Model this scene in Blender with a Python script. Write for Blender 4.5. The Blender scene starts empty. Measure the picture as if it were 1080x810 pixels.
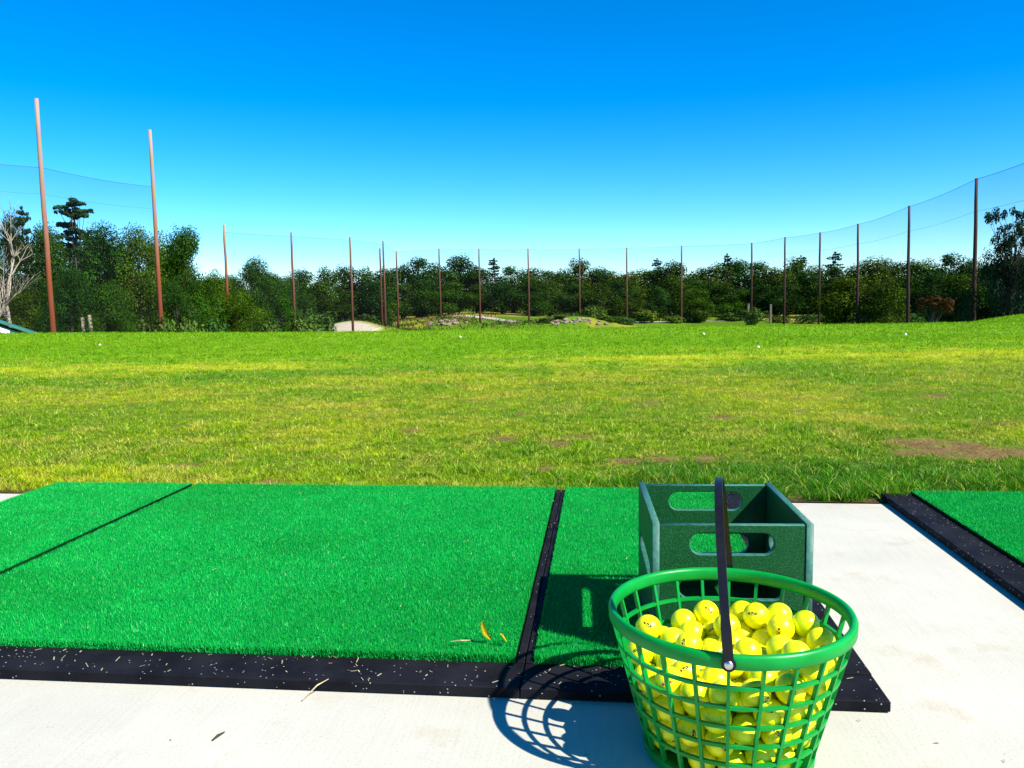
import bpy, bmesh, math, random
import numpy as np
from mathutils import Vector, Matrix
random.seed(11); rng = np.random.default_rng(11)
sc = bpy.context.scene
COL = sc.collection
PI = math.pi
TREES = [
    (-63.34, 92, 11.76, 9.48, 'near', 0.0, -75), (-53.64, 84, 10.08, 5.77, 'near', 0.0, -30), (-52.8, 88, 10.87, 4.64, 'near', 0.55, 4), (-55.62, 96, 12.19, 3.74, 'pine', 0.0, 22),
    (-51.84, 94, 10.25, 7.11, 'near', 0.0, 48), (-50.76, 98, 13.32, 9.88, 'pine', 0.0, 76), (-41.41, 84, 9.06, 7.7, 'near', 0.0, 100), (-38.34, 86, 9.01, 7.68, 'near', 0.0, 142),
    (-34.84, 90, 9.52, 7.22, 'near', 0.0, 194), (-40.01, 96, 9.51, 7.04, 'near', 0.0, 168), (-38.2, 72, 4.13, 4.62, 'near', 0.0, 70), (-43.59, 74, 2.46, 5.09, 'near', 0.0, 20),
    (-36.09, 76, 3.06, 5.22, 'near', 0.1, 120), (-36.81, 104, 5.15, 5.96, 'near', 0.25, 226), (-33.75, 108, 6.71, 6.93, 'near', 0.1, 262), (-37.09, 98, 3.61, 5.61, 'near', 0.0, 205),
    (-31.54, 112, 4.87, 6.16, 'near', 0.0, 290), (-32.79, 100, 2.69, 6.87, 'near', 0.2, 250), (-32.89, 82, 3.34, 4.7, 'near', 0.0, 185), (-64.23, 112, 9.62, 8.98, 'near', 0.0, 30),
    (-59.34, 116, 9.57, 9.3, 'near', 0.0, 85), (-52.57, 114, 8.57, 9.14, 'near', 0.0, 130), (-47.23, 116, 8.1, 7.97, 'near', 0.0, 178), (-44.03, 120, 4.78, 6.87, 'near', 0.0, 215),
    (-41.78, 126, 5.2, 7.22, 'near', 0.0, 246), (-38.38, 130, 5.56, 7.45, 'near', 0.0, 278), (-35.48, 134, 5.05, 7.06, 'near', 0.0, 305), (-58.54, 108, 5.62, 8.66, 'near', 0.0, 60),
    (-46.95, 108, 4.84, 8.66, 'near', 0.0, 155), (-41.13, 118, 2.42, 6.76, 'near', 0.0, 232), (-32.56, 120, 2.17, 6.32, 'near', 0.0, 300), (-43.04, 175.5, 7.33, 7.6, 'broad0', 0, 322),
    (-37.85, 168.5, 7.97, 7.17, 'broad0', 0, 340), (-35.86, 179.5, 7.97, 8.47, 'broad0', 0, 362), (-31.23, 178.7, 8.07, 8.41, 'broad0', 0, 384), (-26.06, 171.2, 7.13, 8.43, 'broad0', 0.12, 404),
    (-26.42, 204.3, 9.68, 9.05, 'broad1', 0.05, 424), (-21.86, 199.1, 11.4, 9.69, 'broad2', 0, 441), (-18.01, 203.6, 10.21, 9.99, 'broad1', 0.05, 460), (-12.44, 203.6, 11.27, 10.39, 'broad0', 0, 484),
    (-7.67, 198.1, 8.25, 9.62, 'broad2', 0.12, 504), (0.43, 196.8, 8.74, 9.34, 'broad2', 0, 540), (4.82, 193.9, 8.12, 9.86, 'broad1', 0, 560), (9.36, 197.0, 7.51, 9.55, 'broad2', 0.12, 580),
    (13.2, 201.0, 7.82, 11.0, 'broad0', 0.12, 596), (17.24, 202.7, 10.33, 9.31, 'broad3', 0.12, 613), (21.78, 204.5, 8.05, 10.31, 'broad2', 0.05, 632), (24.35, 195.3, 6.35, 9.65, 'broad3', 0, 648),
    (27.16, 193.2, 6.68, 10.48, 'broad3', 0, 662), (32.88, 204.2, 7.42, 10.39, 'broad3', 0.05, 680), (35.38, 195.0, 7.49, 10.42, 'broad2', 0, 698), (38.71, 191.8, 8.4, 8.85, 'broad0', 0.12, 716),
    (46.32, 204.2, 7.91, 10.58, 'broad1', 0, 738), (49.07, 199.4, 8.35, 10.74, 'broad3', 0, 755), (55.16, 202.7, 9.54, 9.48, 'broad2', 0, 778), (57.27, 193.5, 8.85, 10.28, 'broad2', 0.12, 799),
    (59.89, 187.2, 7.05, 9.48, 'broad3', 0, 820), (66.75, 194.9, 8.99, 8.51, 'broad1', 0, 840), (70.72, 192.4, 7.74, 10.13, 'broad1', 0.05, 862), (72.36, 184.3, 6.96, 7.97, 'broad2', 0.05, 884),
    (70.74, 171.3, 6.85, 8.69, 'broad0', 0.12, 902), (72.84, 168.6, 8.03, 8.76, 'broad3', 0.12, 919), (77.93, 171.8, 8.11, 7.33, 'broad3', 0, 938), (81.52, 170.3, 7.41, 9.33, 'broad3', 0, 960),
    (83.97, 167.5, 7.62, 8.29, 'broad0', 0, 980), (82.56, 156.3, 8.5, 7.6, 'broad2', 0, 1004), (87.9, 158.8, 7.14, 7.0, 'broad3', 0, 1026), (84.67, 146.9, 6.11, 7.99, 'broad2', 0.12, 1046),
    (90.08, 149.3, 6.98, 7.9, 'broad3', 0.12, 1070), (87.92, 139.0, 7.42, 5.9, 'broad0', 0.05, 1096), (86.27, 129.6, 6.32, 6.2, 'broad1', 0, 1125), (91.7, 131.1, 6.91, 7.12, 'broad2', 0, 1155),
    (-3.81, 198, 10.19, 5.44, 'pine', 0.0, 521), (34.79, 198, 9.62, 4.54, 'pine', 0.0, 693), (51.4, 198, 10.48, 4.54, 'pine', 0.0, 767), (76.98, 198, 10.54, 6.8, 'pine', 0.0, 881),
    (68.92, 198, 9.78, 5.44, 'pine', 0.0, 845), (-9.0, 198, 9.15, 4.99, 'pine', 0.0, 498), (-38.26, 148.5, 2.75, 7.85, 'broad2', 0, 312), (-34.4, 151.9, 4.42, 6.38, 'broad1', 0.1, 339),
    (-29.41, 149.1, 3.0, 7.88, 'broad1', 0, 365), (-24.28, 148.1, 4.61, 7.17, 'broad2', 0, 394), (-23.04, 175.7, 4.37, 7.47, 'broad2', 0.2, 423), (-17.49, 176.2, 4.74, 10.01, 'broad0', 0, 451),
    (-13.23, 178.2, 4.76, 8.52, 'broad0', 0.2, 473), (-7.42, 179.2, 3.58, 9.72, 'broad0', 0.2, 502), (-1.88, 176.0, 4.04, 7.43, 'broad2', 0, 529), (3.69, 174.2, 4.22, 8.07, 'broad0', 0, 557),
    (8.37, 181.0, 5.18, 10.05, 'broad1', 0.2, 579), (13.78, 179.2, 3.61, 7.41, 'broad0', 0, 606), (18.38, 174.5, 3.87, 9.58, 'broad1', 0, 631), (23.42, 179.7, 4.6, 8.93, 'broad2', 0.2, 653),
    (29.64, 181.5, 2.71, 10.05, 'broad3', 0, 682), (34.09, 177.8, 5.2, 8.36, 'broad1', 0, 707), (40.42, 180.8, 4.74, 9.09, 'broad0', 0, 735), (44.44, 177.9, 3.11, 9.49, 'broad0', 0, 758),
    (49.63, 179.8, 2.27, 8.68, 'broad0', 0, 781), (53.4, 176.1, 3.12, 8.51, 'broad2', 0.2, 805), (56.22, 169.5, 2.95, 7.37, 'broad2', 0, 830), (61.66, 169.2, 4.96, 7.96, 'broad0', 0, 859),
    (64.14, 163.7, 4.15, 6.74, 'broad1', 0.1, 883), (64.12, 154.1, 1.81, 6.62, 'broad0', 0.2, 904), (69.18, 154.1, 2.67, 6.63, 'broad3', 0.2, 933), (70.97, 149.1, 3.61, 7.78, 'broad0', 0.1, 957),
    (71.65, 142.1, 4.28, 6.4, 'broad2', 0, 982), (70.78, 134.0, 3.45, 7.37, 'broad0', 0.1, 1003), (71.85, 129.6, 3.44, 6.84, 'broad3', 0.1, 1026), (74.32, 127.7, 2.48, 6.13, 'broad2', 0, 1050),
    (73.61, 121.1, 3.16, 6.7, 'broad2', 0, 1073), (73.8, 115.8, 3.23, 6.33, 'broad0', 0.1, 1099), (-34.42, 77.7, 0.35, 2.92, 'shrub1', 0.3, 150), (-32.5, 78.2, 0.45, 2.31, 'shrub0', 0.1, 174),
    (-29.68, 76.2, 0.33, 2.52, 'shrub0', 0.1, 197), (-28.25, 79.0, 0.33, 3.34, 'shrub1', 0, 225), (-35.07, 105.4, -0.33, 3.26, 'shrub1', 0, 247), (-29.78, 101.6, -0.82, 3.6, 'shrub1', 0.3, 282),
    (-26.27, 103.4, -0.36, 4.15, 'shrub0', 0.1, 316), (-36.63, 162.3, -1.64, 4.88, 'shrub1', 0, 341), (11.36, 162.8, -2.01, 6.54, 'shrub0', 0.1, 600), (15.6, 158.6, -0.4, 5.42, 'shrub1', 0.3, 625),
    (20.12, 157.2, -2.81, 4.95, 'shrub0', 0, 651), (25.01, 157.5, -1.27, 6.22, 'shrub0', 0.3, 678), (30.95, 157.5, -2.8, 4.75, 'shrub0', 0.1, 711), (35.18, 158.8, -1.31, 6.07, 'shrub0', 0.3, 733),
    (42.3, 161.7, -2.45, 6.71, 'shrub1', 0, 768), (46.79, 160.7, -1.26, 6.85, 'shrub1', 0.3, 794), (50.22, 153.7, -3.26, 6.35, 'shrub0', 0.3, 825), (53.77, 148.5, -2.63, 5.97, 'shrub0', 0, 856),
    (53.54, 138.3, -1.69, 4.07, 'shrub1', 0.3, 878), (54.53, 131.9, -2.02, 4.22, 'shrub1', 0, 901), (55.8, 125.2, -2.8, 5.5, 'shrub0', 0.3, 929), (58.33, 121.9, -1.81, 5.16, 'shrub1', 0, 958),
    (-27.83, 126, -0.13, 5.2, 'shrub0', 0.05, 345), (-30.89, 124, 0.49, 5.68, 'shrub0', 0.1, 320), (-24.56, 140, -0.96, 4.81, 'shrub1', 0.15, 385), (-20.02, 178, 0.04, 6.12, 'shrub1', 0.0, 440),
    (6.18, 150, -2.76, 3.09, 'shrub1', 0, 575), (8.87, 152, -2.32, 3.83, 'shrub0', 0.1, 590), (17.55, 152, -2.63, 4.53, 'shrub1', 0.2, 640), (20.88, 151, -3.0, 4.15, 'shrub1', 0, 660),
    (41.51, 142, -1.33, 3.9, 'shrub0', 0, 795), (-23.48, 160, -0.54, 4.4, 'shrub0', 0.3, 410), (25.53, 168, 0.56, 5.0, 'broad1', 0.25, 672), (29.21, 164, 2.72, 4.88, 'broad2', 0.1, 695),
    (35.79, 160, 2.2, 6.6, 'broad0', 0.3, 735), (47.57, 118, 3.36, 7.3, 'broad3', 0.15, 893), (50.51, 112, 2.89, 5.64, 'broad1', 0.1, 935), (49.98, 116, 1.69, 3.99, 'broad0', 0.35, 917),
    (31.54, 62, 0.53, 2.13, 'small', 0.8, 985), (38.56, 64, 7.46, 4.84, 'open', 0.0, 1072), (45.42, 70, 6.41, 6.09, 'near', 0.0, 1112), (45.67, 75, 4.02, 4.3, 'near', 0.0, 1075)]
BALLS = [
    (0.0634, -0.0084, 0.033), (0.0541, 0.0318, 0.033), (0.0054, 0.0908, 0.033), (-0.0352, 0.0978, 0.033),
    (-0.0996, 0.021, 0.033), (-0.0655, -0.0433, 0.033), (-0.0196, -0.0988, 0.033), (0.0653, -0.0495, 0.033),
    (0.0191, 0.0099, 0.033), (0.098, 0.0138, 0.033), (0.0606, 0.0841, 0.033), (-0.0121, 0.1114, 0.0648),
    (-0.0556, 0.0378, 0.033), (-0.1011, -0.0227, 0.033), (-0.0584, -0.085, 0.033), (0.0535, -0.089, 0.033),
    (0.1, -0.0272, 0.033), (0.013, -0.0675, 0.033), (0.0887, 0.054, 0.033), (0.0351, 0.1048, 0.0583),
    (-0.0703, 0.0762, 0.033), (-0.0959, 0.0545, 0.0572), (-0.0958, -0.0556, 0.0585), (-0.0392, -0.1066, 0.0691),
    (0.0405, -0.0624, 0.0639), (0.0719, -0.0145, 0.0736), (-0.0042, -0.024, 0.033), (0.0459, 0.0593, 0.063),
    (0.018, 0.0516, 0.033), (-0.023, 0.0125, 0.033), (-0.0656, -0.0022, 0.033), (-0.0271, -0.0582, 0.033),
    (0.0186, -0.106, 0.0468), (0.0963, -0.0565, 0.0623), (0.1122, 0.0212, 0.0717), (-0.0008, 0.0303, 0.0634),
    (0.0068, 0.0706, 0.0696), (-0.0216, 0.0597, 0.0409), (-0.0686, 0.0198, 0.0684), (-0.0365, -0.0174, 0.0583),
    (-0.0751, -0.0872, 0.0751), (0.0717, -0.0885, 0.0707), (0.1127, -0.02, 0.0723), (0.0978, 0.0597, 0.0736),
    (0.0313, -0.0234, 0.0544), (-0.0164, 0.0911, 0.1011), (-0.0544, 0.0603, 0.0682), (-0.1137, -0.029, 0.0849),
    (-0.1015, -0.066, 0.0988), (-0.0009, -0.0447, 0.0692), (0.0914, -0.0828, 0.1071), (0.1235, 0.0018, 0.107),
    (0.0252, 0.041, 0.0942), (-0.0328, 0.0119, 0.0876), (-0.0515, 0.1015, 0.0714), (-0.1187, 0.032, 0.1059),
    (-0.0766, -0.0206, 0.0688), (-0.0517, -0.0535, 0.0712), (0.0082, -0.0833, 0.0802), (0.1126, -0.0477, 0.1034),
    (0.0714, 0.0266, 0.0708), (0.0705, 0.0905, 0.0742), (-0.022, 0.0513, 0.0923), (-0.0847, 0.0819, 0.0863),
    (-0.1132, 0.0098, 0.071), (-0.126, -0.0067, 0.1179), (-0.0291, -0.0772, 0.0967), (0.039, -0.1105, 0.083),
    (0.0859, -0.0138, 0.1131), (0.1159, 0.0429, 0.1072), (0.0172, 0.1186, 0.0935), (0.0057, -0.006, 0.0821),
    (-0.0795, 0.0436, 0.1009), (-0.0864, 0.0027, 0.102), (-0.026, -0.0275, 0.0976), (-0.0076, -0.1193, 0.0928),
    (0.0707, -0.0487, 0.097), (0.0785, 0.0267, 0.1121), (0.0597, 0.062, 0.1025), (-0.012, 0.1266, 0.122),
    (0.0317, -0.0357, 0.0945), (-0.0453, 0.0337, 0.122), (-0.0707, -0.0395, 0.1056), (-0.0661, -0.0794, 0.1153),
    (0.0405, -0.0756, 0.1051), (0.0516, -0.0289, 0.1306), (0.0963, 0.079, 0.1107), (0.0552, 0.1103, 0.1075),
    (-0.0521, 0.0729, 0.1104), (0.0061, -0.0182, 0.1222), (-0.1316, 0.024, 0.1453), (-0.0388, -0.0507, 0.1299),
    (0.0033, -0.0586, 0.1141), (0.0623, -0.11, 0.1176), (0.1283, -0.0273, 0.1363), (0.0826, 0.1036, 0.1413),
    (0.0229, 0.0801, 0.1071), (-0.0498, 0.1141, 0.1114), (-0.004, 0.0212, 0.116), (-0.0518, -0.007, 0.1226),
    (-0.0464, -0.1151, 0.1096), (0.0238, -0.1246, 0.1193), (0.0885, -0.0473, 0.1374), (0.1305, 0.0242, 0.1415),
    (0.035, 0.0501, 0.1339), (-0.0083, 0.0594, 0.1311), (-0.0829, 0.1005, 0.1322), (0.0429, 0.0038, 0.0969),
    (-0.1211, -0.046, 0.1296), (-0.0396, -0.1284, 0.1487), (0.0599, -0.0766, 0.1422), (0.1256, -0.058, 0.1642),
    (0.1169, 0.0636, 0.1435), (0.0276, 0.1274, 0.1335), (-0.0424, 0.1281, 0.1502), (-0.1062, 0.069, 0.1196),
    (-0.0206, -0.0021, 0.1495), (-0.0755, -0.1091, 0.1427), (-0.0068, -0.0962, 0.1277), (0.1019, -0.0874, 0.1475),
    (0.0926, 0.0091, 0.1473), (0.0745, 0.0618, 0.1417), (0.044, 0.0895, 0.1419), (-0.1092, 0.0829, 0.159),
    (-0.0917, -0.0143, 0.1399), (0.0494, 0.0117, 0.1376), (-0.0412, -0.0872, 0.1489), (0.0819, -0.064, 0.1753),
    (0.0725, -0.0218, 0.166), (0.0937, 0.0418, 0.1728), (0.0669, 0.084, 0.1763), (0.0035, 0.0962, 0.1455),
    (-0.0727, 0.0627, 0.1453), (-0.0771, -0.0524, 0.145), (0.025, -0.015, 0.1594), (0.0008, -0.1356, 0.1522),
    (0.0526, -0.1255, 0.1553), (0.1398, -0.005, 0.1695), (0.1072, 0.0916, 0.1727), (-0.0017, 0.1379, 0.161),
    (-0.0367, 0.0874, 0.1465), (-0.0913, 0.0269, 0.1373), (-0.106, -0.0817, 0.1468), (0.0113, 0.0235, 0.155),
    (0.0242, -0.0957, 0.1553), (0.0858, -0.1127, 0.1763), (0.1345, 0.0459, 0.1769), (0.0563, 0.1263, 0.1637),
    (0.0138, 0.0627, 0.1676), (-0.0571, 0.0153, 0.1576), (-0.0135, -0.0594, 0.1618), (0.0256, -0.055, 0.1493)]

# ------------------------------------------------------------------ helpers
def link(o, parent=None):
    COL.objects.link(o)
    if parent is not None: o.parent = parent
    return o
def empty(name, loc=(0, 0, 0), rz=0.0):
    o = bpy.data.objects.new(name, None); o.location = loc; o.rotation_euler = (0, 0, rz)
    o.empty_display_size = .1
    return link(o)
def tag(o, label=None, cat=None, group=None, kind=None):
    if label: o['label'] = label
    if cat: o['category'] = cat
    if group: o['group'] = group
    if kind: o['kind'] = kind
    return o
def mesh_np(name, V, faces_flat, sizes, mat=None, smooth=False, colors=None):
    V = np.asarray(V, np.float32); ff = np.asarray(faces_flat, np.int32).ravel(); sz = np.asarray(sizes, np.int32)
    me = bpy.data.meshes.new(name)
    me.vertices.add(len(V)); me.vertices.foreach_set('co', V.ravel())
    me.loops.add(len(ff)); me.loops.foreach_set('vertex_index', ff)
    me.polygons.add(len(sz))
    st = np.concatenate([[0], np.cumsum(sz)[:-1]]).astype(np.int32)
    me.polygons.foreach_set('loop_start', st); me.polygons.foreach_set('loop_total', sz)
    if smooth: me.polygons.foreach_set('use_smooth', np.ones(len(sz), bool))
    me.update(calc_edges=True)
    if colors is not None:
        at = me.color_attributes.new('Tint', 'FLOAT_COLOR', 'POINT')
        c = np.ones((len(V), 4), np.float32); c[:, :3] = colors; at.data.foreach_set('color', c.ravel())
    if mat: me.materials.append(mat)
    return me
def obj(name, me, parent=None):
    return link(bpy.data.objects.new(name, me), parent)
def bm_obj(name, bm, mat, parent=None, smooth=False):
    bmesh.ops.recalc_face_normals(bm, faces=bm.faces)
    me = bpy.data.meshes.new(name); bm.to_mesh(me); bm.free()
    if mat: me.materials.append(mat)
    if smooth:
        me.polygons.foreach_set('use_smooth', [True] * len(me.polygons))
    return obj(name, me, parent)
def add_box(bm, x0, x1, y0, y1, z0, z1, bev=0.0, M=None):
    r = bmesh.ops.create_cube(bm, size=1.0)
    for v in r['verts']:
        v.co = Vector(((x0 + x1) / 2 + v.co.x * (x1 - x0), (y0 + y1) / 2 + v.co.y * (y1 - y0), (z0 + z1) / 2 + v.co.z * (z1 - z0)))
        if M is not None: v.co = M @ v.co
    if bev > 0:
        es = list({e for v in r['verts'] for e in v.link_edges})
        bmesh.ops.bevel(bm, geom=es, offset=bev, segments=2, affect='EDGES', profile=.5)
def add_tube(bm, pts, radii, seg=8, caps=True):
    rings = []
    pts = [Vector(p) for p in pts]
    for i, p in enumerate(pts):
        d = (pts[min(i + 1, len(pts) - 1)] - pts[max(i - 1, 0)]).normalized()
        a = d.orthogonal().normalized() if i == 0 else (rings_a - d * rings_a.dot(d)).normalized()
        rings_a = a
        b = d.cross(a)
        r = radii[i] if hasattr(radii, '__len__') else radii
        rings.append([bm.verts.new(p + (a * math.cos(2 * PI * k / seg) + b * math.sin(2 * PI * k / seg)) * r) for k in range(seg)])
    for i in range(len(rings) - 1):
        for k in range(seg):
            bm.faces.new((rings[i][k], rings[i][(k + 1) % seg], rings[i + 1][(k + 1) % seg], rings[i + 1][k]))
    if caps:
        bm.faces.new(rings[0][::-1]); bm.faces.new(rings[-1])
def add_lathe(bm, prof, seg=64, closed=False):
    rings = [[bm.verts.new((r * math.cos(2 * PI * k / seg), r * math.sin(2 * PI * k / seg), z)) for k in range(seg)] for r, z in prof]
    n = len(rings)
    for i in range(n if closed else n - 1):
        A, B = rings[i], rings[(i + 1) % n]
        for k in range(seg):
            bm.faces.new((A[k], A[(k + 1) % seg], B[(k + 1) % seg], B[k]))

# value noise -----------------------------------------------------------------
_P = np.random.default_rng(5).random((256, 256)).astype(np.float32)
def vnoise(x, y):
    xi = np.floor(x).astype(int); yi = np.floor(y).astype(int)
    fx = x - xi; fy = y - yi
    fx = fx * fx * (3 - 2 * fx); fy = fy * fy * (3 - 2 * fy)
    a = _P[xi & 255, yi & 255]; b = _P[(xi + 1) & 255, yi & 255]; c = _P[xi & 255, (yi + 1) & 255]; d = _P[(xi + 1) & 255, (yi + 1) & 255]
    return (a * (1 - fx) + b * fx) * (1 - fy) + (c * (1 - fx) + d * fx) * fy
def fbm(x, y, o=4):
    s = 0; a = .5; t = 0
    for i in range(o):
        s = s + a * vnoise(x + 17.3 * i, y - 9.1 * i); t += a; a *= .5; x = x * 2.03; y = y * 2.03
    return s / t
def sm(a, b, x):
    t = np.clip((x - a) / (b - a), 0, 1); return t * t * (3 - 2 * t)

# tee frame: everything on the pad is square to the edge of the slab, which is turned 6.3 degrees
A0 = math.radians(6.3); CA, SA = math.cos(A0), math.sin(A0)
def W(s, t): return (s * CA + t * SA, -s * SA + t * CA)
def ST(x, y): return x * CA - y * SA, x * SA + y * CA
TE = 2.82         # far edge of the concrete

def terrain(x, y):
    x = np.asarray(x, float); y = np.asarray(y, float)
    s, t = ST(x, y)
    ye = 17.2 + 7.5 * sm(10.5, 18, x) * sm(13, 22, y) + 2.0 * sm(4, 12, -x)
    near = .05 * (fbm(x * .35, y * .35, 3) - .5) * sm(2.9, 5, t) * (1 - sm(13, 17, y))
    d = y - ye
    z = -5.0 * sm(0, 30, d)
    z = z + near
    z = z + sm(138, 176, y) * .7
    z = z + 1.7 * sm(150, 178, y) * np.exp(-((x + 8) / 17.) ** 2)
    z = z + 2.3 * np.exp(-(((x + 25.5) / 7.) ** 2 + ((y - 134) / 6.) ** 2))
    z = z + 1.5 * np.exp(-(((x + 12) / 6.) ** 2 + ((y - 153) / 5.) ** 2)) + 1.7 * np.exp(-(((x - 11.5) / 8.) ** 2 + ((y - 153) / 5.) ** 2))
    z = z + .5 * (fbm(x * .06, y * .06, 3) - .5) * sm(40, 70, y)
    z = z - .10 * (1 - sm(TE - .06, TE - .02, t))          # bed under the slab
    return z
def tz(x, y): return float(terrain(np.array([x]), np.array([y]))[0])

GREEN = np.array((.155, .330, .002)); LUSH = np.array((.050, .200, .003)); YEL = np.array((.52, .55, .010)); DRY = np.array((.60, .47, .08)); SOIL = np.array((.10, .055, .025))
def lerp(a, b, f): return a * (1 - f[:, None]) + b * f[:, None]
BARE = [(1.97, 3.62, .20, .30), (2.18, 3.48, .16, .20), (1.82, 3.78, .12, .16), (1.70, 3.55, .08, .10), (-1.0, 4.15, .05, .05), (-.72, 3.75, .05, .05), (-.95, 3.15, .06, .05), (.05, 4.9, .06, .06), (-1.9, 4.6, .07, .06), (.9, 5.3, .09, .07), (-.3, 5.6, .08, .06), (1.7, 4.9, .08, .08), (2.9, 5.6, .12, .1), (.47, 3.45, .10, .08), (-.05, 4.0, .10, .09), (.22, 3.86, .08, .07), (.33, 4.05, .08, .08), (.62, 3.48, .09, .06), (.82, 3.48, .08, .06),
        (-.55, 4.3, .1, .08), (1.2, 4.6, .1, .09), (-1.4, 3.5, .1, .06), (2.5, 4.3, .16, .10), (.1, 3.3, .07, .06)]
def bare(x, y):
    b = np.zeros_like(x)
    w = .15 + 1.9 * fbm(x * 13, y * 13, 3)
    for cx, cy, rx, ry in BARE:
        b = np.maximum(b, np.exp(-(((x - cx) / rx) ** 2 + ((y - cy) / ry) ** 2)) * w)
    return sm(.35, .75, b)
def lawn(x, y):
    """true colour of the grass at a point of the ground"""
    s, t = ST(x, y)
    n1 = fbm(x * 1.1 + 3, y * 1.5, 4); n2 = fbm(x * .25, y * .35 + 7, 3); n3 = fbm(x * 4.1, y * 6.0, 3)
    yel = sm(.43, .70, .5 * n1 + .25 * n2 + .25 * n3)
    dist = sm(8.6, 12.0, y)
    yel = yel * (1 - .85 * dist)
    yel = np.clip(yel + .55 * sm(.2, -1.2, x) * sm(3.6, 2.9, t) + .20 * sm(6.5, 5.0, y) * sm(2.9, 3.6, t), 0, 1)
    lush = sm(.1, .7, x) * sm(3.75, 3.2, t + .5 * (n1 - .5))
    yel = yel * (1 - .93 * lush)
    band = np.exp(-((y - 9.0 - .06 * x - 1.2 * (n2 - .5)) / .40) ** 2) * sm(.36, .55, fbm(x * .22 + 41, y * .05, 2))
    yel = np.clip(yel + .75 * band, 0, 1)
    c = lerp(np.tile(GREEN, (len(x), 1)), np.tile(LUSH, (len(x), 1)), np.clip(lush + .55 * sm(.5, .7, n3) * (1 - dist) + .3 * sm(7.2, 7.9, y) * sm(8.6, 8.2, y), 0, 1))
    c = lerp(c, np.tile(YEL, (len(x), 1)), yel * .74)
    c = lerp(c, np.tile(DRY, (len(x), 1)), .45 * sm(.62, .75, n3) * yel)
    c = lerp(c, np.tile((.20, .125, .045), (len(x), 1)), bare(x, y))
    return c
def far_ground(x, y):
    n = fbm(x * .09, y * .05, 4); n2 = fbm(x * .5, y * .3, 3)
    c = lerp(np.tile((.10, .22, .004), (len(x), 1)), np.tile((.30, .28, .03), (len(x), 1)), sm(.45, .65, n))
    d = np.hypot((x + 25.5) / 5.2, (y - 129.5 - 1.2 * (n2 - .5)) / 3.6)
    c = lerp(c, np.tile((.62, .55, .42), (len(x), 1)), sm(1.12, .9, d + .5 * (n2 - .5)))
    # sandy strips at the top of the right-hand bank
    d = np.hypot((x - 20.5) / 2.2, (y - 37.5) / .5); c = lerp(c, np.tile((.55, .46, .30), (len(x), 1)), sm(1.1, .8, d + .6 * (n2 - .5)))
    # bare earth on the mound
    m = sm(.50, .6, n2) * np.exp(-((x + 14) / 12.) ** 2 - ((y - 168) / 8.) ** 2); c = lerp(c, np.tile((.40, .25, .12), (len(x), 1)), np.clip(m * 1.4, 0, 1))
    return c

# ------------------------------------------------------------------ materials
def mat(name):
    m = bpy.data.materials.new(name); m.use_nodes = True
    nt = m.node_tree; b = nt.nodes['Principled BSDF']
    return m, nt, b
def N(nt, t, **kw):
    n = nt.nodes.new(t)
    for k, v in kw.items():
        if k in n.inputs: n.inputs[k].default_value = v
        else: setattr(n, k, v)
    return n
def ramp(nt, stops):
    r = nt.nodes.new('ShaderNodeValToRGB'); e = r.color_ramp.elements
    while len(e) < len(stops): e.new(.5)
    for i, (p, c) in enumerate(stops):
        e[i].position = p; e[i].color = (*c, 1) if len(c) == 3 else c
    return r
def coords(nt, kind='Object', scale=(1, 1, 1)):
    tc = nt.nodes.new('ShaderNodeTexCoord'); mp = nt.nodes.new('ShaderNodeMapping'); mp.inputs['Scale'].default_value = scale
    nt.links.new(tc.outputs[kind], mp.inputs['Vector']); return mp.outputs['Vector']
def bump(nt, b, height, strength, dist=.002):
    bp = N(nt, 'ShaderNodeBump'); bp.inputs['Strength'].default_value = strength; bp.inputs['Distance'].default_value = dist
    nt.links.new(height, bp.inputs['Height']); nt.links.new(bp.outputs['Normal'], b.inputs['Normal'])
def plain(name, col, rough=.5, spec=.5, metal=0.0, nscale=40, amt=.25, bmp=.1, bdist=.001):
    m, nt, b = mat(name)
    v = coords(nt); n = N(nt, 'ShaderNodeTexNoise', Scale=nscale, Detail=4.0)
    nt.links.new(v, n.inputs['Vector'])
    c = np.array(col)
    r = ramp(nt, [(.3, tuple(c * (1 - amt))), (.7, tuple(np.minimum(c * (1 + amt), 1)))])
    nt.links.new(n.outputs['Fac'], r.inputs['Fac']); nt.links.new(r.outputs['Color'], b.inputs['Base Color'])
    b.inputs['Roughness'].default_value = rough; b.inputs['Metallic'].default_value = metal; b.inputs['Specular IOR Level'].default_value = spec
    if bmp: bump(nt, b, n.outputs['Fac'], bmp, bdist)
    return m
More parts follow.
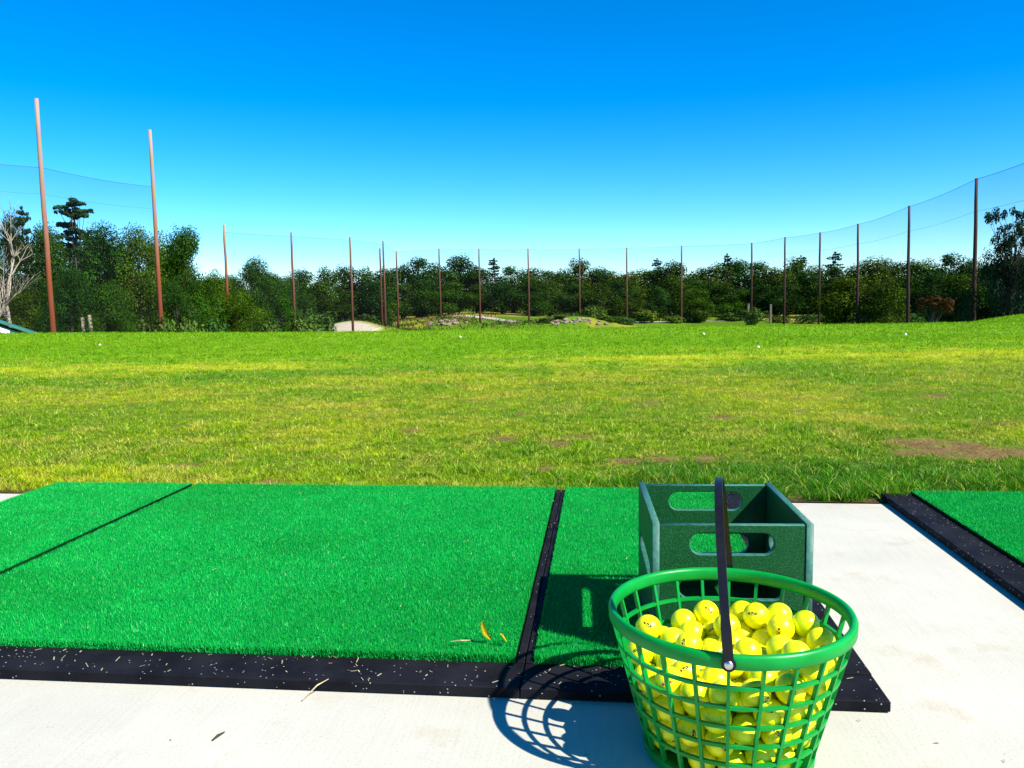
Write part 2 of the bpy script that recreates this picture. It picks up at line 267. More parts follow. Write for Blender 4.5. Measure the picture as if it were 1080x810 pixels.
def leafy(name, trans=.35, rnd=False, attr='Tint', gloss=.0):
    """thin blades and leaves: diffuse with light coming through"""
    m = bpy.data.materials.new(name); m.use_nodes = True; nt = m.node_tree; nt.nodes.clear()
    out = N(nt, 'ShaderNodeOutputMaterial'); a = N(nt, 'ShaderNodeAttribute', attribute_name=attr)
    col = a.outputs['Color']
    if rnd:
        oi = N(nt, 'ShaderNodeObjectInfo'); mx = N(nt, 'ShaderNodeMix', data_type='RGBA', blend_type='MULTIPLY'); mx.inputs['Factor'].default_value = 1
        nt.links.new(col, mx.inputs['A']); nt.links.new(oi.outputs['Color'], mx.inputs['B']); col = mx.outputs['Result']
    d = N(nt, 'ShaderNodeBsdfDiffuse'); t = N(nt, 'ShaderNodeBsdfTranslucent'); mix = N(nt, 'ShaderNodeMixShader'); mix.inputs[0].default_value = trans
    nt.links.new(col, d.inputs['Color']); nt.links.new(col, t.inputs['Color'])
    nt.links.new(d.outputs[0], mix.inputs[1]); nt.links.new(t.outputs[0], mix.inputs[2])
    res = mix.outputs[0]
    if gloss > 0:
        g = N(nt, 'ShaderNodeBsdfGlossy', Roughness=.45); g.inputs['Color'].default_value = (1, 1, 1, 1); m2 = N(nt, 'ShaderNodeMixShader'); m2.inputs[0].default_value = gloss
        nt.links.new(res, m2.inputs[1]); nt.links.new(g.outputs[0], m2.inputs[2]); res = m2.outputs[0]
    nt.links.new(res, out.inputs['Surface'])
    return m
def vcol_ground(name, bstr=.6):
    m, nt, b = mat(name)
    a = N(nt, 'ShaderNodeAttribute', attribute_name='Tint'); v = coords(nt)
    n = N(nt, 'ShaderNodeTexNoise', Scale=9.0, Detail=8.0, Roughness=.7); nt.links.new(v, n.inputs['Vector'])
    r = ramp(nt, [(.3, (.55, .6, .5)), (.7, (1.25, 1.2, 1.2))]); nt.links.new(n.outputs['Fac'], r.inputs['Fac'])
    mx = N(nt, 'ShaderNodeMix', data_type='RGBA', blend_type='MULTIPLY'); mx.inputs['Factor'].default_value = 1
    nt.links.new(a.outputs['Color'], mx.inputs['A']); nt.links.new(r.outputs['Color'], mx.inputs['B']); nt.links.new(mx.outputs['Result'], b.inputs['Base Color'])
    f = N(nt, 'ShaderNodeTexNoise', Scale=70.0, Detail=5.0, Roughness=.7); nt.links.new(v, f.inputs['Vector'])
    rf = ramp(nt, [(.36, (.30, .28, .26)), (.5, (.9, .9, .9)), (.66, (1.5, 1.4, 1.3))]); nt.links.new(f.outputs['Fac'], rf.inputs['Fac'])
    m2 = N(nt, 'ShaderNodeMix', data_type='RGBA', blend_type='MULTIPLY'); m2.inputs['Factor'].default_value = .8
    nt.links.new(mx.outputs['Result'], m2.inputs['A']); nt.links.new(rf.outputs['Color'], m2.inputs['B']); nt.links.new(m2.outputs['Result'], b.inputs['Base Color'])
    b.inputs['Roughness'].default_value = .95; b.inputs['Specular IOR Level'].default_value = .1
    ad = N(nt, 'ShaderNodeMath', operation='MULTIPLY_ADD'); ad.inputs[1].default_value = .25; nt.links.new(f.outputs['Fac'], ad.inputs[0]); nt.links.new(n.outputs['Fac'], ad.inputs[2])
    bump(nt, b, ad.outputs[0], bstr, .05)
    return m

M_ground = vcol_ground('grass_ground')
M_blade = leafy('grass_blade', .40, gloss=.008)
M_fibre = leafy('turf_fibre', .25, gloss=.02)
M_leaf = leafy('tree_leaf', .18, rnd=True, gloss=.004)
M_bark = plain('bark', (.09, .07, .05), .9, .2, nscale=6, amt=.4, bmp=.5, bdist=.05)
M_pale = plain('pale_bark', (.36, .30, .23), .9, .2, nscale=5, amt=.25, bmp=.4, bdist=.03)

def make_concrete():
    m, nt, b = mat('concrete')
    v = coords(nt)
    n = N(nt, 'ShaderNodeTexNoise', Scale=2.2, Detail=6.0, Roughness=.6); nt.links.new(v, n.inputs['Vector'])
    r = ramp(nt, [(.3, (.415, .402, .325)), (.7, (.505, .49, .40))]); nt.links.new(n.outputs['Fac'], r.inputs['Fac'])
    # fine pitting and broom strokes
    f = N(nt, 'ShaderNodeTexNoise', Scale=220.0, Detail=4.0); nt.links.new(v, f.inputs['Vector'])
    v2 = coords(nt, scale=(150, 6, 1)); bmn = N(nt, 'ShaderNodeTexNoise', Scale=1.0, Detail=3.0); nt.links.new(v2, bmn.inputs['Vector'])
    rf = ramp(nt, [(.30, (.86, .84, .80)), (.44, (1, 1, 1))]); nt.links.new(f.outputs['Fac'], rf.inputs['Fac'])
    rb = ramp(nt, [(.25, (.955, .95, .935)), (.55, (1, 1, 1))]); nt.links.new(bmn.outputs['Fac'], rb.inputs['Fac'])
    # sparse darker specks and rusty stains
    s = N(nt, 'ShaderNodeTexNoise', Scale=26.0, Detail=3.0, Roughness=.75); nt.links.new(v, s.inputs['Vector'])
    rs = ramp(nt, [(.70, (1, 1, 1)), (.78, (.55, .45, .34))]); nt.links.new(s.outputs['Fac'], rs.inputs['Fac'])
    st = N(nt, 'ShaderNodeTexNoise', Scale=4.5, Detail=5.0, Roughness=.65); nt.links.new(v, st.inputs['Vector'])
    rt = ramp(nt, [(.56, (1, 1, 1)), (.74, (.86, .77, .66))]); nt.links.new(st.outputs['Fac'], rt.inputs['Fac'])
    col = r.outputs['Color']
    for x in (rf, rb, rs, rt):
        mx = N(nt, 'ShaderNodeMix', data_type='RGBA', blend_type='MULTIPLY'); mx.inputs['Factor'].default_value = 1
        nt.links.new(col, mx.inputs['A']); nt.links.new(x.outputs['Color'], mx.inputs['B']); col = mx.outputs['Result']
    nt.links.new(col, b.inputs['Base Color']); b.inputs['Roughness'].default_value = .85; b.inputs['Specular IOR Level'].default_value = .25
    ad = N(nt, 'ShaderNodeMath', operation='ADD'); nt.links.new(f.outputs['Fac'], ad.inputs[0]); nt.links.new(bmn.outputs['Fac'], ad.inputs[1])
    bump(nt, b, ad.outputs[0], .2, .0015)
    return m
M_conc = make_concrete()
def make_rubber():
    m, nt, b = mat('speckled_rubber')
    v = coords(nt)
    vo = N(nt, 'ShaderNodeTexVoronoi', Scale=150.0); nt.links.new(v, vo.inputs['Vector'])
    lt = N(nt, 'ShaderNodeMath', operation='LESS_THAN'); lt.inputs[1].default_value = .20; nt.links.new(vo.outputs['Distance'], lt.inputs[0])
    sp = N(nt, 'ShaderNodeSeparateColor'); nt.links.new(vo.outputs['Color'], sp.inputs[0])
    gt = N(nt, 'ShaderNodeMath', operation='GREATER_THAN'); gt.inputs[1].default_value = .86; nt.links.new(sp.outputs[0], gt.inputs[0])
    mu = N(nt, 'ShaderNodeMath', operation='MULTIPLY'); nt.links.new(lt.outputs[0], mu.inputs[0]); nt.links.new(gt.outputs[0], mu.inputs[1])
    n = N(nt, 'ShaderNodeTexNoise', Scale=14.0, Detail=6.0); nt.links.new(v, n.inputs['Vector'])
    r = ramp(nt, [(.35, (.005, .005, .007)), (.7, (.013, .013, .016))]); nt.links.new(n.outputs['Fac'], r.inputs['Fac'])
    mx = N(nt, 'ShaderNodeMix', data_type='RGBA'); mx.inputs['B'].default_value = (.28, .30, .30, 1)
    nt.links.new(mu.outputs[0], mx.inputs['Factor']); nt.links.new(r.outputs['Color'], mx.inputs['A']); nt.links.new(mx.outputs['Result'], b.inputs['Base Color'])
    b.inputs['Roughness'].default_value = .75; b.inputs['Specular IOR Level'].default_value = .08
    f = N(nt, 'ShaderNodeTexNoise', Scale=300.0, Detail=2.0); nt.links.new(v, f.inputs['Vector']); bump(nt, b, f.outputs['Fac'], .4, .001)
    return m
M_rub = make_rubber()
def make_hdpe():
    m, nt, b = mat('speckled_green_plastic')
    v = coords(nt)
    n = N(nt, 'ShaderNodeTexNoise', Scale=420.0, Detail=2.0, Roughness=.6); nt.links.new(v, n.inputs['Vector'])
    r = ramp(nt, [(.35, (.003, .044, .011)), (.52, (.006, .072, .018)), (.66, (.018, .135, .042))]); nt.links.new(n.outputs['Fac'], r.inputs['Fac'])
    nt.links.new(r.outputs['Color'], b.inputs['Base Color']); b.inputs['Roughness'].default_value = .48; b.inputs['Specular IOR Level'].default_value = .16
    w = N(nt, 'ShaderNodeTexNoise', Scale=60.0, Detail=4.0); nt.links.new(v, w.inputs['Vector']); bump(nt, b, w.outputs['Fac'], .12, .002)
    return m
M_hdpe = make_hdpe()
M_hdpe_edge = plain('lit_plastic_edge', (.035, .135, .095), .5, .3, nscale=90, amt=.3, bmp=.2)  # paler edge colour: sun and sky light on the board edges, painted in
def make_basket_plastic():
    m, nt, b = mat('green_basket_plastic')
    v = coords(nt); n = N(nt, 'ShaderNodeTexNoise', Scale=25.0, Detail=5.0); nt.links.new(v, n.inputs['Vector'])
    r = ramp(nt, [(.3, (.000, .26, .030)), (.7, (.003, .34, .048))]); nt.links.new(n.outputs['Fac'], r.inputs['Fac']); nt.links.new(r.outputs['Color'], b.inputs['Base Color'])
    b.inputs['Roughness'].default_value = .36; b.inputs['Specular IOR Level'].default_value = .28
    t = N(nt, 'ShaderNodeBsdfTranslucent'); t.inputs['Color'].default_value = (.01, .40, .12, 1)
    mx = N(nt, 'ShaderNodeMixShader'); mx.inputs[0].default_value = .18
    o = nt.nodes['Material Output']; nt.links.new(b.outputs[0], mx.inputs[1]); nt.links.new(t.outputs[0], mx.inputs[2]); nt.links.new(mx.outputs[0], o.inputs['Surface'])
    bump(nt, b, n.outputs['Fac'], .1, .002)
    return m
M_bask = make_basket_plastic()
def make_ball(name, base, mark=None, scuff=.5):
    m, nt, b = mat(name)
    v = coords(nt)
    n = N(nt, 'ShaderNodeTexNoise', Scale=45.0, Detail=5.0, Roughness=.65); nt.links.new(v, n.inputs['Vector'])
    c = np.array(base)
    r = ramp(nt, [(.30, tuple(c * (.55, .50, .5))), (.42, tuple(c)), (1.0, tuple(c))]); nt.links.new(n.outputs['Fac'], r.inputs['Fac'])
    col = r.outputs['Color']
    if mark:
        # a small printed mark: broken strokes inside a little oval on the +Z side of the ball
        sep = N(nt, 'ShaderNodeSeparateXYZ'); nt.links.new(v, sep.inputs[0])
        def mth(op, a, bb=None):
            k = N(nt, 'ShaderNodeMath', operation=op)
            for i, q in enumerate((a, bb)):
                if q is None: continue
                if isinstance(q, (int, float)): k.inputs[i].default_value = q
                else: nt.links.new(q, k.inputs[i])
            return k.outputs[0]
        x2 = mth('POWER', mth('DIVIDE', sep.outputs[0], .008), 2.0); y2 = mth('POWER', mth('DIVIDE', sep.outputs[1], .003), 2.0)
        inside = mth('LESS_THAN', mth('ADD', x2, y2), 1.0); top = mth('GREATER_THAN', sep.outputs[2], 0.0)
        wv = N(nt, 'ShaderNodeTexNoise', Scale=520.0, Detail=1.0); nt.links.new(v, wv.inputs['Vector'])
        strokes = mth('GREATER_THAN', wv.outputs['Fac'], .47)
        f = mth('MULTIPLY', mth('MULTIPLY', inside, top), strokes)
        mx = N(nt, 'ShaderNodeMix', data_type='RGBA'); mx.inputs['B'].default_value = (*mark, 1)
        nt.links.new(f, mx.inputs['Factor']); nt.links.new(col, mx.inputs['A']); col = mx.outputs['Result']
    nt.links.new(col, b.inputs['Base Color']); b.inputs['Roughness'].default_value = .30; b.inputs['Specular IOR Level'].default_value = .35
    b.inputs['Coat Weight'].default_value = .1; b.inputs['Coat Roughness'].default_value = .15
    vo = N(nt, 'ShaderNodeTexVoronoi', Scale=290.0); nt.links.new(v, vo.inputs['Vector'])
    cl = ramp(nt, [(.0, (0, 0, 0)), (.45, (1, 1, 1))]); nt.links.new(vo.outputs['Distance'], cl.inputs['Fac']); bump(nt, b, cl.outputs['Color'], .35, .0006)
    return m
YB = (.86, .83, .004)
M_ball = [make_ball('yellow_ball', YB), make_ball('yellow_ball_red_print', YB, (.30, .02, .01)), make_ball('yellow_ball_black_print', YB, (.02, .02, .03)), make_ball('lime_ball', (.66, .78, .006))]
M_white = make_ball('white_ball', (.78, .78, .74))
M_black = plain('black_strap', (.006, .006, .009), .4, .3, nscale=60, amt=.3, bmp=.15)
M_metal = plain('rivet_metal', (.62, .60, .56), .3, .5, 1.0, nscale=200, amt=.15, bmp=.1)

def make_pole_mat(name, low, high, z0, z1):
    m, nt, b = mat(name)
    tc = N(nt, 'ShaderNodeTexCoord'); sep = N(nt, 'ShaderNodeSeparateXYZ'); nt.links.new(tc.outputs['Object'], sep.inputs[0])
    mr = N(nt, 'ShaderNodeMapRange'); mr.inputs['From Min'].default_value = z0; mr.inputs['From Max'].default_value = z1; nt.links.new(sep.outputs[2], mr.inputs['Value'])
    v = coords(nt, scale=(6, 6, .5)); n = N(nt, 'ShaderNodeTexNoise', Scale=2.0, Detail=6.0, Roughness=.7); nt.links.new(v, n.inputs['Vector'])
    ad = N(nt, 'ShaderNodeMath', operation='MULTIPLY_ADD'); ad.inputs[1].default_value = .5; ad.inputs[2].default_value = -.25; nt.links.new(n.outputs['Fac'], ad.inputs[0])
    a2 = N(nt, 'ShaderNodeMath', operation='ADD'); nt.links.new(mr.outputs[0], a2.inputs[0]); nt.links.new(ad.outputs[0], a2.inputs[1])
    r = ramp(nt, [(.05, tuple(np.array(low) * .7)), (.30, low), (.9, high)]); nt.links.new(a2.outputs[0], r.inputs['Fac']); nt.links.new(r.outputs['Color'], b.inputs['Base Color'])
    b.inputs['Roughness'].default_value = .9; b.inputs['Specular IOR Level'].default_value = .15; bump(nt, b, n.outputs['Fac'], .5, .03)
    return m
M_polered = make_pole_mat('red_brown_pole', (.21, .056, .022), (.36, .23, .16), 4, 19)
M_polebr = make_pole_mat('brown_pole', (.11, .043, .025), (.18, .11, .08), 3, 15)
def make_net(name, fac, col):
    m = bpy.data.materials.new(name); m.use_nodes = True; nt = m.node_tree; nt.nodes.clear()
    o = N(nt, 'ShaderNodeOutputMaterial'); t = N(nt, 'ShaderNodeBsdfTransparent'); d = N(nt, 'ShaderNodeBsdfDiffuse'); d.inputs['Color'].default_value = (*col, 1)
    mx = N(nt, 'ShaderNodeMixShader'); v = coords(nt, scale=(.15, .15, .3)); n = N(nt, 'ShaderNodeTexNoise', Scale=1.0, Detail=4.0); nt.links.new(v, n.inputs['Vector'])
    mr = N(nt, 'ShaderNodeMapRange'); mr.inputs['To Min'].default_value = fac * .8; mr.inputs['To Max'].default_value = fac * 1.2; nt.links.new(n.outputs['Fac'], mr.inputs['Value'])
    nt.links.new(mr.outputs[0], mx.inputs[0]); nt.links.new(t.outputs[0], mx.inputs[1]); nt.links.new(d.outputs[0], mx.inputs[2]); nt.links.new(mx.outputs[0], o.inputs['Surface'])
    return m
M_polebk = make_pole_mat('backlit_weathered_pole', (.055, .028, .022), (.10, .06, .045), 3, 15)  # right-hand poles: their backlit shade is put into a darker wood colour
M_net = make_net('net_mesh', .16, (.012, .011, .016))
M_rope = plain('net_rope', (.07, .17, .20), .9, .1, bmp=0)

# ------------------------------------------------------------------ ground sheet (grid square to the tee)
def ground():
    t = np.concatenate([[-1500, -600, -250, -100, -40, -16, -8], np.linspace(-5, 2.6, 6), np.linspace(2.70, 3.0, 13), np.linspace(3.06, 8, 90)[0:], np.linspace(8.08, 22, 120), np.linspace(22.3, 52, 70), np.linspace(53, 215, 130), np.geomspace(222, 2600, 18)])
    u = np.linspace(-1, 1, 301); sx = np.sign(u) * (np.abs(u) * 9 + np.abs(u) ** 3 * 40 + np.abs(u) ** 9 * 150 + np.abs(u) ** 40 * 1600)
    S, T = np.meshgrid(sx, t); s = S.ravel(); tt = T.ravel()
    x = s * CA + tt * SA; y = -s * SA + tt * CA
    z = terrain(x, y)
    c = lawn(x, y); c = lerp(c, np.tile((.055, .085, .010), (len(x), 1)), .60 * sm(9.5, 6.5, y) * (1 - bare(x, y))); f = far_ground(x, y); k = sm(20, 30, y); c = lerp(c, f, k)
    soil = sm(TE + .10, TE + .02, tt); c = lerp(c, np.tile(SOIL, (len(x), 1)), soil * .9)
    nt_, ns = len(t), len(sx); idx = np.arange(nt_ * ns).reshape(nt_, ns)
    q = np.stack([idx[:-1, :-1], idx[:-1, 1:], idx[1:, 1:], idx[1:, :-1]], -1).reshape(-1, 4)
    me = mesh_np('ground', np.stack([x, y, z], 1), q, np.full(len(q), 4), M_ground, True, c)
    tag(obj('ground', me), 'grass covered ground falling away to a wide range floor', 'ground', kind='structure')
ground()

# concrete slab
bm = bmesh.new(); add_box(bm, -16, 16, -5, TE, -.14, 0, .004)
o = bm_obj('pavement', bm, M_conc); o.rotation_euler = (0, 0, -A0); tag(o, 'pale concrete tee line slab', 'pavement', kind='structure')

# ------------------------------------------------------------------ grass blades
def blades(x, y, h, w, col, lean=.6, seg=2, la=None):
    n = len(x); z = terrain(x, y) - .004
    a = rng.uniform(0, 2 * PI, n); la = rng.uniform(0, 2 * PI, n) if la is None else la; ln = h * rng.uniform(.1, lean, n)
    dx, dy = np.cos(a) * w * .5, np.sin(a) * w * .5
    lx, ly = np.cos(la) * ln, np.sin(la) * ln
    P0 = np.stack([x - dx, y - dy, z], 1); P1 = np.stack([x + dx, y + dy, z], 1)
    if seg == 1:
        P4 = np.stack([x + lx, y + ly, z + h], 1)
        V = np.stack([P0, P1, P4], 1).reshape(-1, 3); F = np.arange(3 * n); Z = np.full(n, 3); C = np.repeat(col, 3, 0)
        return V, F, Z, C
    mx, my, mz = x + lx * .35, y + ly * .35, z + h * .6
    P2 = np.stack([mx + dx * .75, my + dy * .75, mz], 1); P3 = np.stack([mx - dx * .75, my - dy * .75, mz], 1)
    P4 = np.stack([x + lx, y + ly, z + h], 1)
    V = np.stack([P0, P1, P2, P3, P4], 1).reshape(-1, 3)
    b = (np.arange(n) * 5)[:, None]
    F = np.concatenate([b + np.array([[0, 1, 2, 3]]), b + np.array([[3, 2, 4]])], 1).ravel(); Z = np.tile([4, 3], n); C = np.repeat(col, 5, 0)
    return V, F, Z, C
def scatter(t0, t1, dens, marg, per, spread):
    """tufts: clump centres, each with a fan of blades"""
    half = .72 * t1 + marg
    m = int(dens * (t1 - t0) * 2 * half / per)
    t = rng.uniform(t0, t1, m); s = rng.uniform(-half - .15 * t1, half, m)
    k = np.arange(m).repeat(per); n = len(k)
    a = rng.uniform(0, 2 * PI, n); q = spread * np.abs(rng.normal(0, 1, n))
    s = s[k] + q * np.cos(a); t = np.maximum(t[k] + q * np.sin(a), TE + .004)
    x = s * CA + t * SA; y = -s * SA + t * CA
    la = a - A0 + rng.normal(0, .9, n)
    tint = rng.normal(0, 1, m)[k]; straw = (rng.random(m) < .10)[k]
    ok = np.abs(x) < .70 * y + marg
    return x[ok], y[ok], la[ok], tint[ok], straw[ok]
def lawn_blades():
    Vs, Fs, Zs, Cs = [], [], [], []; off = 0
    for (t0, t1, dens, marg, h0, w0, seg, per, spr) in ((2.825, 3.25, 26000, .7, .024, .0027, 2, 14, .011), (3.25, 4.6, 15000, .8, .019, .0030, 2, 12, .012), (4.6, 6.5, 7500, 1, .021, .0040, 1, 10, .015), (6.5, 9.5, 3600, 1.2, .024, .0058, 1, 8, .018), (9.5, 14, 1500, 1.4, .028, .009, 1, 5, .03), (14, 21, 600, 2, .034, .013, 1, 4, .05), (21, 30, 500, 2, .04, .016, 1, 4, .06)):
        x, y, la, tint, straw = scatter(t0, t1, dens, marg, per, spr)
        if t0 > 20: k = x > 7; x, y, la, tint, straw = x[k], y[k], la[k], tint[k], straw[k]
        b = bare(x, y); k = rng.random(len(x)) > b * .86; x, y, la, tint, straw = x[k], y[k], la[k], tint[k], straw[k]
        bb = bare(x, y) > .4
        s, t = ST(x, y); n = len(x); c = lawn(x, y)
        near = 1 - sm(8, 11, y); lush = sm(.1, .7, x) * sm(3.75, 3.2, t)
        cl = fbm(x * 6, y * 6, 3); clump = sm(.58, .68, fbm(x * 8 + 31, y * 7, 2)); dry = sm(.60, .70, fbm(x * 5 + 50, y * 5, 3)) * (1 - .8 * lush)
        h = h0 * rng.uniform(.45, 1.15, n) * (.55 + .9 * cl) * (1 + .5 * clump)
        h *= 1 + .55 * sm(.2, .9, x) * sm(3.5, 3.0, t)
        h = np.where(rng.random(n) < .004, h * 2.0, h)
        c = lerp(c, np.tile(LUSH * 1.25, (n, 1)), clump * .55 * near)
        c = lerp(c, np.tile(DRY, (n, 1)), dry * .45 * near)
        sw = straw & (rng.random(n) < .8 * near * (1 - .7 * lush)); c[sw] = c[sw] * .25 + np.array((.60, .56, .10)) * .8
        c = c * np.clip(1 + .20 * tint, .5, 1.6)[:, None] * rng.uniform(.60, 1.42, n)[:, None]
        yb = rng.random(n) < .10 * near * (1 - .7 * lush); c[yb] = c[yb] * .35 + YEL * .8
        pb = rng.random(n) < .06 * near; c[pb] = np.array((.58, .66, .12)) * rng.uniform(.7, 1.2, pb.sum())[:, None]
        c[bb] = np.array((.42, .30, .12)) * rng.uniform(.4, 1.4, bb.sum())[:, None]; h = np.where(bb, h * .55, h)
        w = w0 * rng.uniform(.6, 1.3, n)
        V, F, Z, C = blades(x, y, h, w, c, 1.5, seg, la)
        Vs.append(V); Fs.append(F + off); Zs.append(Z); Cs.append(C); off += len(V)
    me = mesh_np('lawn_grass', np.concatenate(Vs), np.concatenate(Fs), np.concatenate(Zs), M_blade, False, np.concatenate(Cs))
    tag(obj('lawn_grass', me), 'mown green and yellow grass blades covering the lawn beyond the mats', 'grass', kind='stuff')
lawn_blades()

# ------------------------------------------------------------------ golf mats
TH = .032
def slab(bm, s0, s1, t0, t1, z0, z1, tn=None, ts=None):
    """box with a sloping near edge (tn) and sloping right edge (ts)"""
    add_box(bm, s0, s1, t0, t1, z0, z1, .002)
def turf_part(root, s0, s1, t0, t1, dens=135000):
    zb = TH - .002
    n = int(dens * (s1 - s0) * (t1 - t0)); s = rng.uniform(s0, s1, n); t = rng.uniform(t0, t1, n)
    # denser, slightly shaggy fringe
    m = int(9000 * (s1 - s0)); s = np.concatenate([s, rng.uniform(s0, s1, m)]); t = np.concatenate([t, t0 - .001 + np.abs(rng.normal(0, .004, m))])
    m = int(1800 * (t1 - t0)); t = np.concatenate([t, rng.uniform(t0, t1, 2 * m)]); s = np.concatenate([s, s0 + np.abs(rng.normal(0, .003, m)), s1 - np.abs(rng.normal(0, .003, m))])
    n = len(s)
    h = .0070 * rng.uniform(.7, 1.25, n); w = .0014 * rng.uniform(.7, 1.3, n)
    wear = fbm(s * 2.3 + 5, t * 2.3, 4); fine = fbm(s * 14, t * 14, 2)
    c = np.tile(np.array((.004, .45, .062)), (n, 1)) * rng.uniform(.68, 1.32, n)[:, None]
    c = lerp(c, c * np.array((1.05, .86, .74)), sm(.46, .62, wear))
    c = c * (.86 + .28 * fine[:, None])
    lt = rng.random(n) < .015; c[lt] = np.array((.10, .75, .25))
    a = rng.uniform(0, 2 * PI, n); la = rng.uniform(0, 2 * PI, n); ln = h * rng.uniform(.05, .6, n)
    dx, dy = np.cos(a) * w / 2, np.sin(a) * w / 2
    z = np.full(n, zb); edge = t < t0 + .003; z = np.where(edge, rng.uniform(.016, zb, n), z)
    V = np.stack([np.stack([s - dx, t - dy, z], 1), np.stack([s + dx, t + dy, z], 1), np.stack([s + np.cos(la) * ln, t + np.sin(la) * ln, z + h], 1)], 1).reshape(-1, 3)
    C = np.repeat(c, 3, 0)
    nv = len(V)
    B = np.array([(a_, b_, c_) for c_ in (.012, zb) for a_, b_ in ((s0, t0 + .003), (s1, t0 + .003), (s1, t1), (s0, t1))])
    B = np.concatenate([B, B[4:] + np.array((0, 0, .0003))])
    bf = np.array([(0, 3, 2, 1), (0, 1, 5, 4), (1, 2, 6, 5), (2, 3, 7, 6), (3, 0, 4, 7), (8, 9, 10, 11)]) + nv
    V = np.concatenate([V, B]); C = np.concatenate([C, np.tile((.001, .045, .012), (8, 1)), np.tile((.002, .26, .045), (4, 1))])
    F = np.concatenate([np.arange(nv), bf.ravel()]); Z = np.concatenate([np.full(n, 3), np.full(6, 4)])
    me = mesh_np('turf', V, F, Z, M_fibre, False, C)
    o = obj('turf', me, root); return o
def golf_mat(label, turf, border, group=None):
    """turf = s0,s1,t0,t1 ; border = list of rubber boxes"""
    root = empty('golf_mat', (0, 0, 0), -A0); tag(root, label, 'golf mat', group or 'golf mats laid along the tee')
    turf_part(root, *turf)
    bm = bmesh.new()
    add_box(bm, turf[0] + .004, turf[1] - .004, turf[2] + .004, turf[3] - .004, .003, .0115)
    for b in border: add_box(bm, *b)
    bmesh.ops.bevel(bm, geom=[e for e in bm.edges], offset=.0015, segments=1, affect='EDGES')
    bm_obj('rubber_base', bm, M_rub, root)
    return root
T0, T1, TN = 1.475, 2.86, 1.374
golf_mat('wide green turf hitting mat with black rubber front edge in the middle', (-1.484, -.165, T0, T1), [(-1.490, -.1475, TN, T0 - .002, .002, .021), (-.163, -.1475, T0 - .0015, T1, .0025, .023)])
golf_mat('narrow green turf mat under the dark green slotted crate', (-.129, .376, T0, T1), [(-.1455, .475, TN, T0 - .002, .002, .0205), (-.1455, -.131, T0 - .0015, T1, .0025, .0235), (.378, .475, T0 - .0015, T1, .0025, .0225)])
golf_mat('green turf mat at far left with bare concrete behind its corner', (-2.04, -1.513, T0, T1), [(-2.04, -1.4925, TN, T0 - .002, .002, .021)])
golf_mat('green turf mat at far right with wide black rubber side border', (1.028, 1.60, T0, T1), [(.933, 1.026, T0 - .0015, T1, .0025, .0225), (.933, 1.60, TN, T0 - .002, .002, .021)])

# ------------------------------------------------------------------ dark green slotted crate
def panel_mesh(name, w, h, th, slots, corner=.002):
    """flat board in the XZ plane, centred on y=0, with rounded slots cut through it (x0,x1,z0,z1)"""
    cu = bpy.data.curves.new(name, 'CURVE'); cu.dimensions = '2D'; cu.fill_mode = 'BOTH'; bev = .0016
    cu.extrude = th / 2 - bev; cu.bevel_depth = bev; cu.bevel_resolution = 2; cu.offset = -bev
    def spl(pts):
        s = cu.splines.new('POLY'); s.points.add(len(pts) - 1)
        for p, q in zip(s.points, pts): p.co = (q[0], q[1], 0, 1)
        s.use_cyclic_u = True
    spl([(0, 0), (w, 0), (w, h), (0, h)])
    for x0, x1, z0, z1 in slots:
        r = (z1 - z0) / 2; pts = []
        for k in range(13): a = -PI / 2 + PI * k / 12; pts.append((x1 - r + r * math.cos(a), z0 + r + r * math.sin(a)))
        for k in range(13): a = PI / 2 + PI * k / 12; pts.append((x0 + r + r * math.cos(a), z0 + r + r * math.sin(a)))
        spl(pts[::-1])
    tmp = bpy.data.objects.new('tmp', cu); COL.objects.link(tmp)
    dg = bpy.context.evaluated_depsgraph_get(); dg.update()
    me = bpy.data.meshes.new_from_object(tmp.evaluated_get(dg)); me.name = name
    bpy.data.objects.remove(tmp); bpy.data.curves.remove(cu)
    me.transform(Matrix.Rotation(PI / 2, 4, 'X'))
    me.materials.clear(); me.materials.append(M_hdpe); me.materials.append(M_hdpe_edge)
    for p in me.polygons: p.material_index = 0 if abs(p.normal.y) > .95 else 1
    return me
CW, CD, CH, CT = .288, .335, .247, .0135
cr = empty('crate', (.252, 1.474, TH + .007), -math.radians(4.5))
tag(cr, 'dark green speckled plastic crate with rounded slots standing on the narrow mat', 'crate')
wi = CW - 2 * CT - .001
fs = [(wi / 2 - .076, wi / 2 + .076, .188, .229), (wi / 2 - .095, wi / 2 + .095, .103, .146), (wi / 2 - .095, wi / 2 + .095, .026, .066)]
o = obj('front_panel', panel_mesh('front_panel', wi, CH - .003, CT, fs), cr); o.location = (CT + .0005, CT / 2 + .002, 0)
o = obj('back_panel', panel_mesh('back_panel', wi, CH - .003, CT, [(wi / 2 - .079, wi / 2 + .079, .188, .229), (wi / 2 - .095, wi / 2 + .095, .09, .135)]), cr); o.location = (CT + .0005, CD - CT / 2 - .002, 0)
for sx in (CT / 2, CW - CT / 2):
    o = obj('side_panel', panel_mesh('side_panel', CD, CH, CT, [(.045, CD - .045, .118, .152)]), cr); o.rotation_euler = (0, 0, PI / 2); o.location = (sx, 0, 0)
bm = bmesh.new(); add_box(bm, CT + .001, CW - CT - .001, CT + .004, CD - CT - .004, .004, .014, .001); bm_obj('bottom_panel', bm, M_hdpe, cr)

